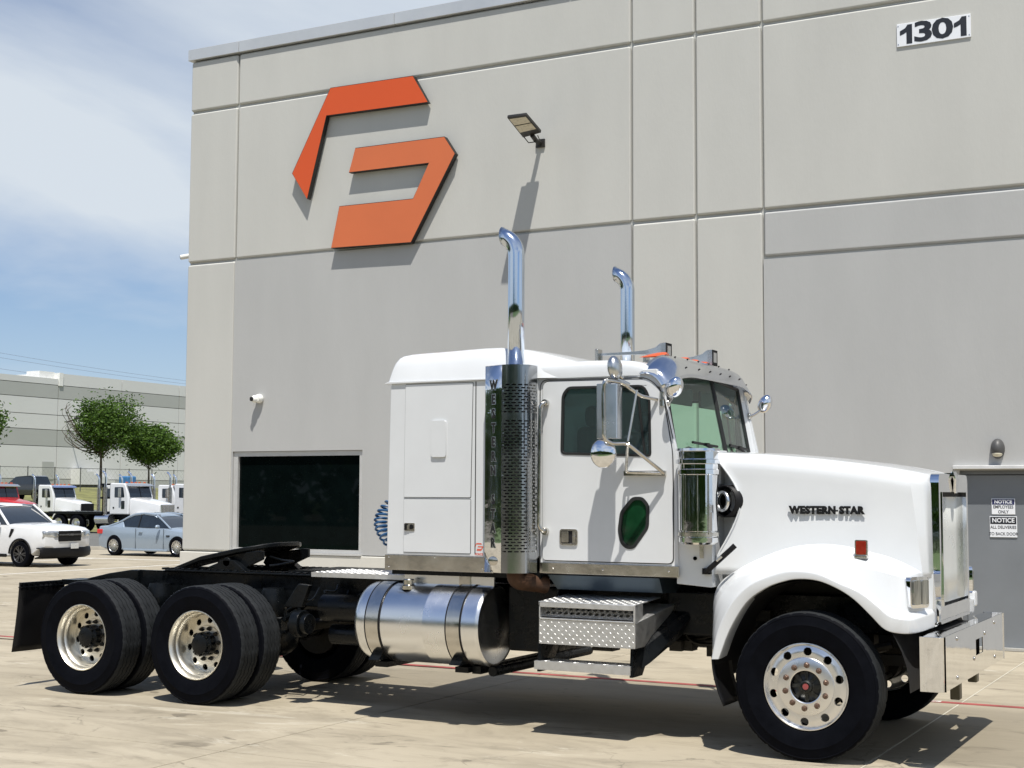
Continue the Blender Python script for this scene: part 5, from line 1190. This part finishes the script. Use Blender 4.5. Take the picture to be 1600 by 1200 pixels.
def cut_arches(o, xs_, r, zc, W_):
    for x in xs_:
        c = MB().tube([(x, -W_ - .1, zc), (x, -W_ + .35, zc)], r, 36); c.tube([(x, W_ - .35, zc), (x, W_ + .1, zc)], r, 36)
        me = c.mesh('cut', None); co = bpy.data.objects.new('cut', me); COL.objects.link(co)
        md = o.modifiers.new('b', 'BOOLEAN'); md.operation = 'DIFFERENCE'; md.solver = 'EXACT'; md.object = co
        mw = o.parent; o.parent = None; dg = bpy.context.evaluated_depsgraph_get(); dg.update()
        me2 = bpy.data.meshes.new_from_object(o.evaluated_get(dg)); o.modifiers.clear(); o.data = me2; o.parent = mw; o.matrix_parent_inverse = Matrix.Identity(4)
        bpy.data.objects.remove(co)
def ring(mb_pts, t=.02): return mb_pts
# --- compact pickup (white)
px_, py_ = -27.1 - 1.55, 17.0 + .80
pu = thing('pickup_truck', 'white compact pickup truck with black bumper and grille parked at the left edge', 'pickup', (px_, py_, gz(px_, py_)))
st = [(2.44, .62, .53, .66, .93, .99), (2.36, .82, .53, .68, .99, 1.05), (2.22, .89, .50, .70, 1.03, 1.10), (1.9, .915, .30, .70, 1.06, 1.15), (1.4, .925, .30, .72, 1.09, 1.19), (1.05, .925, .28, .74, 1.12, 1.20), (.9, .925, .28, .74, 1.13, 1.16), (.0, .925, .28, .74, 1.14, 1.16), (-1.0, .925, .28, .74, 1.15, 1.16), (-2.4, .925, .32, .74, 1.16, 1.17), (-2.6, .86, .45, .74, 1.12, 1.14)]
o = body_loft(st).build('body', CAR_W, pu, ang=35); cut_arches(o, (1.55, -1.53), .40, .37, .925)
def cabin(root, pts, wB, wT, glassm, paint):
    """pts: side outline of the greenhouse; returns painted roof and pillars over a dark glass block"""
    zb = min(p[1] for p in pts); zt = max(p[1] for p in pts); W_ = lambda z: lerp(wB, wT, (z - zb) / (zt - zb))
    m = MB(); n = len(pts); m.add([(x, -W_(z), z) for x, z in pts] + [(x, W_(z), z) for x, z in pts], [tuple(range(n)), tuple(range(2 * n - 1, n - 1, -1))] + [(i, i + n, (i + 1) % n + n, (i + 1) % n) for i in range(n)])
    m.build('cabin_glass', glassm, root, bevel=.03, seg=3); return W_
gp = [(1.02, 1.12), (.30, 1.66), (.0, 1.71), (-.9, 1.72), (-1.16, 1.66), (-1.28, 1.14)]
W_ = cabin(pu, gp, .85, .66, CARG, CAR_W)
m = MB(); rf = [(.34, 1.655), (.0, 1.725), (-.5, 1.745), (-.92, 1.735), (-1.2, 1.66)]
m.grid([[(x, y * W_(z - .03), z - .035 * abs(y) ** 3) for y in (-1.03, -.9, -.6, -.3, 0, .3, .6, .9, 1.03)] for x, z in rf]); m.build('roof', CAR_W, pu, solid=.02, ang=60)
for sd in (-1, 1):
    for a, b, r_ in (((1.02, 1.13), (.32, 1.68), .035), ((-.12, 1.13), (-.16, 1.70), .03), ((-1.30, 1.13), (-1.16, 1.70), .06)):
        MB().tube([(a[0], sd * W_(a[1]) * 1.0, a[1]), (b[0], sd * W_(b[1]) * 1.0, b[1])], r_, 8).build('pillar', CAR_W if r_ != .03 else BLACKP, pu)
    for x in (1.55, -1.53): car_wheel(pu, x, .82 * sd, .36, .23, sd, 6, mat('dark_alloy', (.12, .12, .125), .3, .8))
    m = MB().ball((.78, 1.03 * sd, 1.16), .07, .11, .08, 14, 10); m.build('wing_mirror', CAR_W, pu)
    m = MB().grid([[(2.462 - .62 * max(0, abs(y) - .56) ** 1.3 - (.03 if z in (.80, .99) else 0), y * sd, z) for z in (.80, .84, .95, .99)] for y in (.43, .5, .56, .64, .72, .80, .86)]); m.build('headlight', LAMPC, pu, solid=.05)
    MB().prism([(1.12, .82), (1.18, .82), (1.30, 1.04), (1.20, 1.04)], sd * .915, sd * .935).build('fender_vent', BLACKP, pu, ang=None)
    rows = [[(x + 1.55, y * sd, z) for y in (.915, .945)] for x, z in [(.42 * math.cos(a), .37 + .42 * math.sin(a)) for a in [PI * i / 20 for i in range(21)]]]; MB().grid(rows).build('arch_trim', BLACKP, pu, solid=.03)
    MB().box(-1.05, 1.05, *sorted((.90 * sd, .935 * sd)), .27, .36).build('side_sill', BLACKP, pu, bevel=.02)
m = MB().box(2.30, 2.462, -.42, .42, .70, .99); m.build('grille', BLACKP, pu, bevel=.03)
MB().box(2.45, 2.475, -.40, .40, .86, .90).build('grille_bar', mat('grille_grey', (.08, .08, .08), .3), pu, bevel=.01)
text('grille_letters', 'FORD', .07, mat('badge_grey', (.30, .30, .31), .3, .6), MX((2.479, 0, .88), rz=PI / 2), pu, ext=.002, xs=1.3)
MB().grid([[(xo - .55 * max(0, abs(y) - .45) ** 1.5, y, z) for xo, z in ((2.30, .24), (2.47, .30), (2.50, .42), (2.47, .535), (2.35, .545))] for y in [-.93 + .093 * i for i in range(21)]]).build('front_bumper', BLACKP, pu, solid=.03, ang=40)
MB().box(2.49, 2.505, .0, .28, .50, .64).build('number_plate', mat('plate_white', (.62, .63, .62), .5, var=.25, scale=60), pu, bevel=.004)
MB().box(-2.5, -1.35, -.78, .78, 1.171, 1.18).build('bed_cover', BLACKP, pu, ang=None)
# --- coupe
qx, qy = -30.86 + 1.38, 24.49 + .78
cp = thing('coupe_car', 'silver blue two-door coupe parked beside the warehouse corner', 'car', (qx, qy, gz(qx, qy)), rz=-.03)
st = [(2.28, .50, .40, .50, .60, .64), (2.22, .76, .22, .48, .68, .72), (2.05, .86, .18, .50, .74, .80), (1.6, .90, .17, .52, .80, .89), (1.0, .905, .17, .54, .86, .955), (.7, .90, .17, .55, .885, .95), (.0, .90, .17, .56, .90, .93), (-.7, .905, .17, .58, .92, .95), (-1.4, .91, .19, .60, .935, .97), (-1.9, .87, .22, .62, .94, .985), (-2.18, .80, .28, .62, .93, .985), (-2.27, .68, .34, .60, .88, .93)]
o = body_loft(st).build('body', CAR_S, cp, ang=35); cut_arches(o, (1.38, -1.38), .355, .325, .905)
gp = [(.98, .90), (.45, 1.20), (.12, 1.36), (-.35, 1.40), (-.8, 1.345), (-1.35, 1.12), (-1.72, .95)]
W_ = cabin(cp, gp, .79, .56, CARG, CAR_S)
m = MB(); rf = [(.28, 1.30), (.10, 1.375), (-.35, 1.415), (-.75, 1.375), (-1.0, 1.28)]
m.grid([[(x, y * W_(z - .05), z - .04 * abs(y) ** 3) for y in (-1.04, -.9, -.6, -.3, 0, .3, .6, .9, 1.04)] for x, z in rf]); m.build('roof', CAR_S, cp, solid=.02, ang=60)
for sd in (-1, 1):
    for pts_, r_, mm in (([(1.02, .90), (.50, 1.19), (.20, 1.34)], .028, CAR_S), ([(.18, 1.345), (-.35, 1.385), (-.85, 1.32), (-1.3, 1.10), (-1.75, .95)], .035, CAR_S), ([(-.42, .92), (-.46, 1.37)], .018, BLACKP)):
        MB().tube(smooth([(x, sd * W_(z) * 1.01, z) for x, z in pts_], 4), r_, 8).build('pillar', mm, cp)
    MB().hexa([(x, sd * y, z) for x, y, z in ((-1.9, .60, .9), (-1.02, .60, .93), (-1.02, .835, .93), (-1.9, .84, .9), (-1.72, .55, .97), (-1.2, .56, 1.17), (-1.2, .67, 1.15), (-1.72, .74, .97))]).build('rear_quarter', CAR_S, cp, bevel=.03)
    for x in (1.38, -1.38): car_wheel(cp, x, .80 * sd, .33, .23, sd, 10, ALU)
    m = MB().ball((.62, .99 * sd, .97), .06, .10, .065, 14, 10); m.build('wing_mirror', CAR_S, cp)
    m = MB().box(-2.26, -2.0, *sorted((.60 * sd, .86 * sd)), .70, .86); m.v = [(x + .3 * max(0, abs(y) - .7), y, z) for x, y, z in m.v]; m.build('tail_light', TAIL, cp, bevel=.03)
    MB().box(-.28, -.12, *sorted((.895 * sd, .93 * sd)), .775, .795).build('door_handle', CAR_S, cp, bevel=.005)
    m = MB(); [m.box(x - .003, x + .003, *sorted((.893 * sd, .909 * sd)), .25, .90) for x in (-.42, .80)]; m.build('door_gap', SEAM, cp, ang=None)
    MB().box(.92, 1.06, *sorted((.895 * sd, .915 * sd)), .66, .70).build('side_vent', BLACKP, cp, ang=None)
    MB().box(-.95, .95, *sorted((.86 * sd, .915 * sd)), .17, .24).build('side_skirt', CAR_S, cp, bevel=.02)
# --- day cab trucks
def day_truck(label, x, y, paint, hood_grille='chrome', rack=False, rear=True, stacks=2, sc=1.0, box_=False):
    t = thing('work_truck', label, 'truck', (x, y, gz(x, y) if x > -60 else -.42), group='work trucks parked in a row across the yard')
    m = body_loft([(-.05, .58, .75, 1.0, 1.55, 1.62), (-.25, .68, .78, 1.05, 1.62, 1.70), (-1.0, .78, .95, 1.2, 1.75, 1.84), (-1.9, .92, 1.0, 1.3, 1.88, 1.98)]); m.build('hood', paint, t, ang=40)
    for sd in (-1, 1):
        rows = [[(-1.15 + .70 * math.cos(a), yy * sd, .5 + .66 * math.sin(a)) for yy in (.70, 1.18, 1.2)] + [(-1.15 + .62 * math.cos(a), 1.2 * sd, .5 + .58 * math.sin(a))] for a in [PI * (.02 + .96 * i / 14) for i in range(15)]]
        MB().grid(rows).build('fender', paint, t, ang=50)
        for xx in ((-1.15,) + ((-5.6, -6.95) if rear else ())):
            w = MB().lathe([(.30, -.14), (.42, -.15), (.51, -.12), (.525, -.09), (.525, .15), (.3, .15)], (0, 0, 0), n=28).build('wheel', RUBBER, t); w.location = (xx, 1.05 * sd, .52); w.rotation_euler = (0, 0, 0 if sd < 0 else PI)
            MB().lathe([(.31, -.13), (.29, -.10), (.25, -.05 if xx < -2 else -.10), (.12, -.04 if xx < -2 else -.13), (.11, -.14), (0, -.15)], (0, 0, 0), n=28).build('rim', WHEEL, w)
        m = MB().box(-.12, .02, *sorted((.66 * sd, .95 * sd)), 1.0, 1.2); m.build('headlight', LAMPC, t, bevel=.03)
        if stacks > (0 if sd < 0 else 1):
            MB().tube([(-3.62, 1.0 * sd, 1.0), (-3.62, 1.0 * sd, 2.55)], .11, 14).build('muffler', STEEL, t)
            MB().tube(bend([(-3.62, 1.0 * sd, 2.55), (-3.62, 1.0 * sd, 3.25), (-3.85, 1.0 * sd, 3.42)], .15, 5), .065, 12).build('exhaust_stack', CHROME, t)
        MB().plate(rpoly([(-2.95, 1.98), (-2.22, 1.98), (-2.32, 2.55), (-2.95, 2.55)], .06), [], -1.005, -1.0).xf(Matrix.Diagonal((1, -sd, 1, 1))).build('side_window', CARG, t, ang=None)
        MB().plate(rpoly([(-2.45, 1.35), (-2.2, 1.35), (-2.2, 1.8), (-2.45, 1.8)], .05), [], -1.006, -1.0).xf(Matrix.Diagonal((1, -sd, 1, 1))).build('vent_window', CARG, t, ang=None)
        MB().box(-2.5, -2.36, *sorted((1.12 * sd, 1.22 * sd)), 2.0, 2.5).build('mirror', STEEL, t, bevel=.02)
        MB().box(-3.05, -2.95, *sorted((1.0 * sd, 1.02 * sd)), 1.38, 1.46).build('door_handle', BLACKP, t, ang=None)
        MB().tube([(-4.2, .95 * sd, .78), (-3.2, .95 * sd, .78)], .28, 16).build('fuel_tank', ALU, t)
    m = MB().prism([(-3.3, 1.05), (-1.95, 1.05), (-1.95, 1.95), (-2.15, 2.62), (-2.25, 2.75), (-3.25, 2.78), (-3.3, 2.7)], -1.0, 1.0); m.build('cab', paint, t, bevel=.06, seg=3)
    m = MB().add([(-1.93, -.86, 2.0), (-1.93, .86, 2.0), (-2.115, .82, 2.58), (-2.115, -.82, 2.58)], [(0, 1, 2, 3)]); m.build('windscreen', CARG, t, ang=None, solid=.01)
    MB().tube([(-1.925, 0, 2.0), (-2.11, 0, 2.58)], .02, 5).build('screen_divider', BLACKP, t)
    MB().prism([(-2.16, 2.70), (-1.92, 2.60), (-1.9, 2.62), (-2.14, 2.74)], -.98, .98).build('sun_visor', CHROME if hood_grille == 'chrome' else mat('blue_visor', (.10, .14, .28), .3), t)
    MB().box(-.08, .04, -.52, .52, .85, 1.6).build('grille_surround', CHROME if hood_grille == 'chrome' else BLACKP, t, bevel=.02)
    g_ = MB()
    for i in range(9): g_.box(.04, .055, -.44 + i * .11 - .02, -.44 + i * .11 + .02, .92, 1.53)
    g_.build('grille_bars', STEEL if hood_grille == 'chrome' else DARK, t, ang=None)['kind'] = 'stuff'
    MB().box(.0, .18, -1.15, 1.15, .45, .78).build('bumper', CHROME if hood_grille == 'chrome' else paint, t, bevel=.02)
    MB().box(-7.7, -.3, -.45, .45, .75, 1.05).build('chassis', BLACK, t, ang=None)
    for yy in (-.7, -.3, 0, .3, .7): MB().box(-2.4, -2.3, yy - .05, yy + .05, 2.78, 2.84).build('roof_light', ORANGE, t, ang=None)
    if rack:
        m = MB(); m.box(-7.7, -3.7, -1.2, 1.2, 1.05, 1.18)
        for yy in (-.9, -.3, .3, .9): m.box(-3.9, -3.8, yy - .05, yy + .05, 1.18, 2.75)
        m.box(-3.9, -3.8, -1.1, 1.1, 2.65, 2.75); m.box(-3.9, -3.8, -1.1, 1.1, 1.9, 2.0); m.build('flatbed', BLACK, t, ang=None)
    return t
day_truck('white work truck with chrome stacks, tall black headache rack and black flatbed behind the coupe', -50.6, 49.2, CAR_W, rack=True)
day_truck('white work truck with blue visor and open black grille behind the white pickup', -63.4, 56.2, CAR_W, hood_grille='black', rear=False)
day_truck('red work truck with chrome grille at the left edge behind the pickup', -59.9, 48.2, CAR_R, rear=False)
day_truck('white work truck whose cab shows just beside the warehouse corner', -49.5, 53.2, CAR_W, rear=False)
day_truck('white work truck mostly hidden between two others, only stack and cab edge showing', -54.6, 57.5, CAR_W, rear=False)
day_truck('white work truck hidden behind the black headache rack', -57.7, 56.0, CAR_W, rear=False)
# dark pickup riding on a black deck behind
tx, ty, tz = -69.5, 58.5, -1.45
td = thing('deck_trailer', 'black raised deck trailer carrying a dark pickup behind the white truck', 'trailer', (tx, ty, tz))
MB().box(-4.5, 3.0, -1.2, 1.2, 2.55, 2.75).build('deck', BLACK, td, ang=None)
for x in (-4.2, -2.2, -.2, 2.8):
    for y in (-1.1, 1.1): MB().box(x - .06, x + .06, y - .06, y + .06, .9, 2.55).build('deck_post', BLACK, td, ang=None)
MB().box(-4.5, 3.0, -1.1, 1.1, .75, .95).build('lower_frame', BLACK, td, ang=None)
for x in (-3.6, -2.6): 
    for y in (-1.0, 1.0): MB().tube([(x, y - .12, .5), (x, y + .12, .5)], .5, 24).build('wheel', RUBBER, td)
dp = thing('pickup_truck', 'dark crew cab pickup standing on the raised black trailer deck', 'pickup', (tx - 1.6, ty, tz + 2.75), rz=PI)
st2 = [(-2.5, .80, .5, .7, 1.05, 1.07), (-2.4, .93, .4, .75, 1.10, 1.12), (0, .95, .38, .78, 1.12, 1.15), (1.2, .95, .38, .78, 1.12, 1.18), (2.3, .92, .38, .75, 1.08, 1.15), (2.6, .75, .45, .7, .95, 1.0)]
body_loft(st2).build('body', CAR_D, dp, ang=35)
cabin(dp, [(1.1, 1.10), (.45, 1.62), (-.9, 1.66), (-1.1, 1.60), (-1.25, 1.10)], .86, .68, CARG, CAR_D)
MB().prism([(.42, 1.63), (-.9, 1.70), (-1.1, 1.63), (-.9, 1.64)], -.7, .7).build('roof', CAR_D, dp, bevel=.02)
for sd in (-1, 1):
    for x in (1.7, -1.7): car_wheel(dp, x, .85 * sd, .40, .25, sd, 6, STEEL)
bb = tag(MB().box(-.5, .5, -.5, .5, 0, 1.2).build('blue_tank', mat('blue_plastic', (.04, .16, .36), .5), ang=None, bevel=.12, seg=3), 'small blue plastic tank on the bank beside the tall tree', 'tank'); bb.location = (-78, 75.3, 2.0)

# ------------------------------------------------------------------ planting behind the photographer (mirrored in the chrome and glass)
wd = MB(); rnd = random.Random(5)
for i in range(24000):
    if i % 3: x = rnd.uniform(-90, 90); y = -46 - rnd.random() * 10
    else: x = -72 - rnd.random() * 12; y = rnd.uniform(-60, 6)
    h = 9.0 + 3.5 * noise.noise(Vector((x * .12, y * .1, 3))); z = rnd.random() ** .8 * h
    c = Vector((x, y, z)); a = Vector((rnd.uniform(-1, 1), rnd.uniform(-1, 1), rnd.uniform(-1, 1))).normalized() * .75; b = a.orthogonal().normalized() * .55; wd.add([c - a, c - b, c + a, c + b], [(0, 1, 2, 3)])
me = bpy.data.meshes.new('woodland'); me.from_pydata(wd.v, [], wd.f); me.materials.append(LEAF); o = put('woodland', me); o['kind'] = 'stuff'; tag(o, 'dense green woodland edge across the meadow', 'woodland')
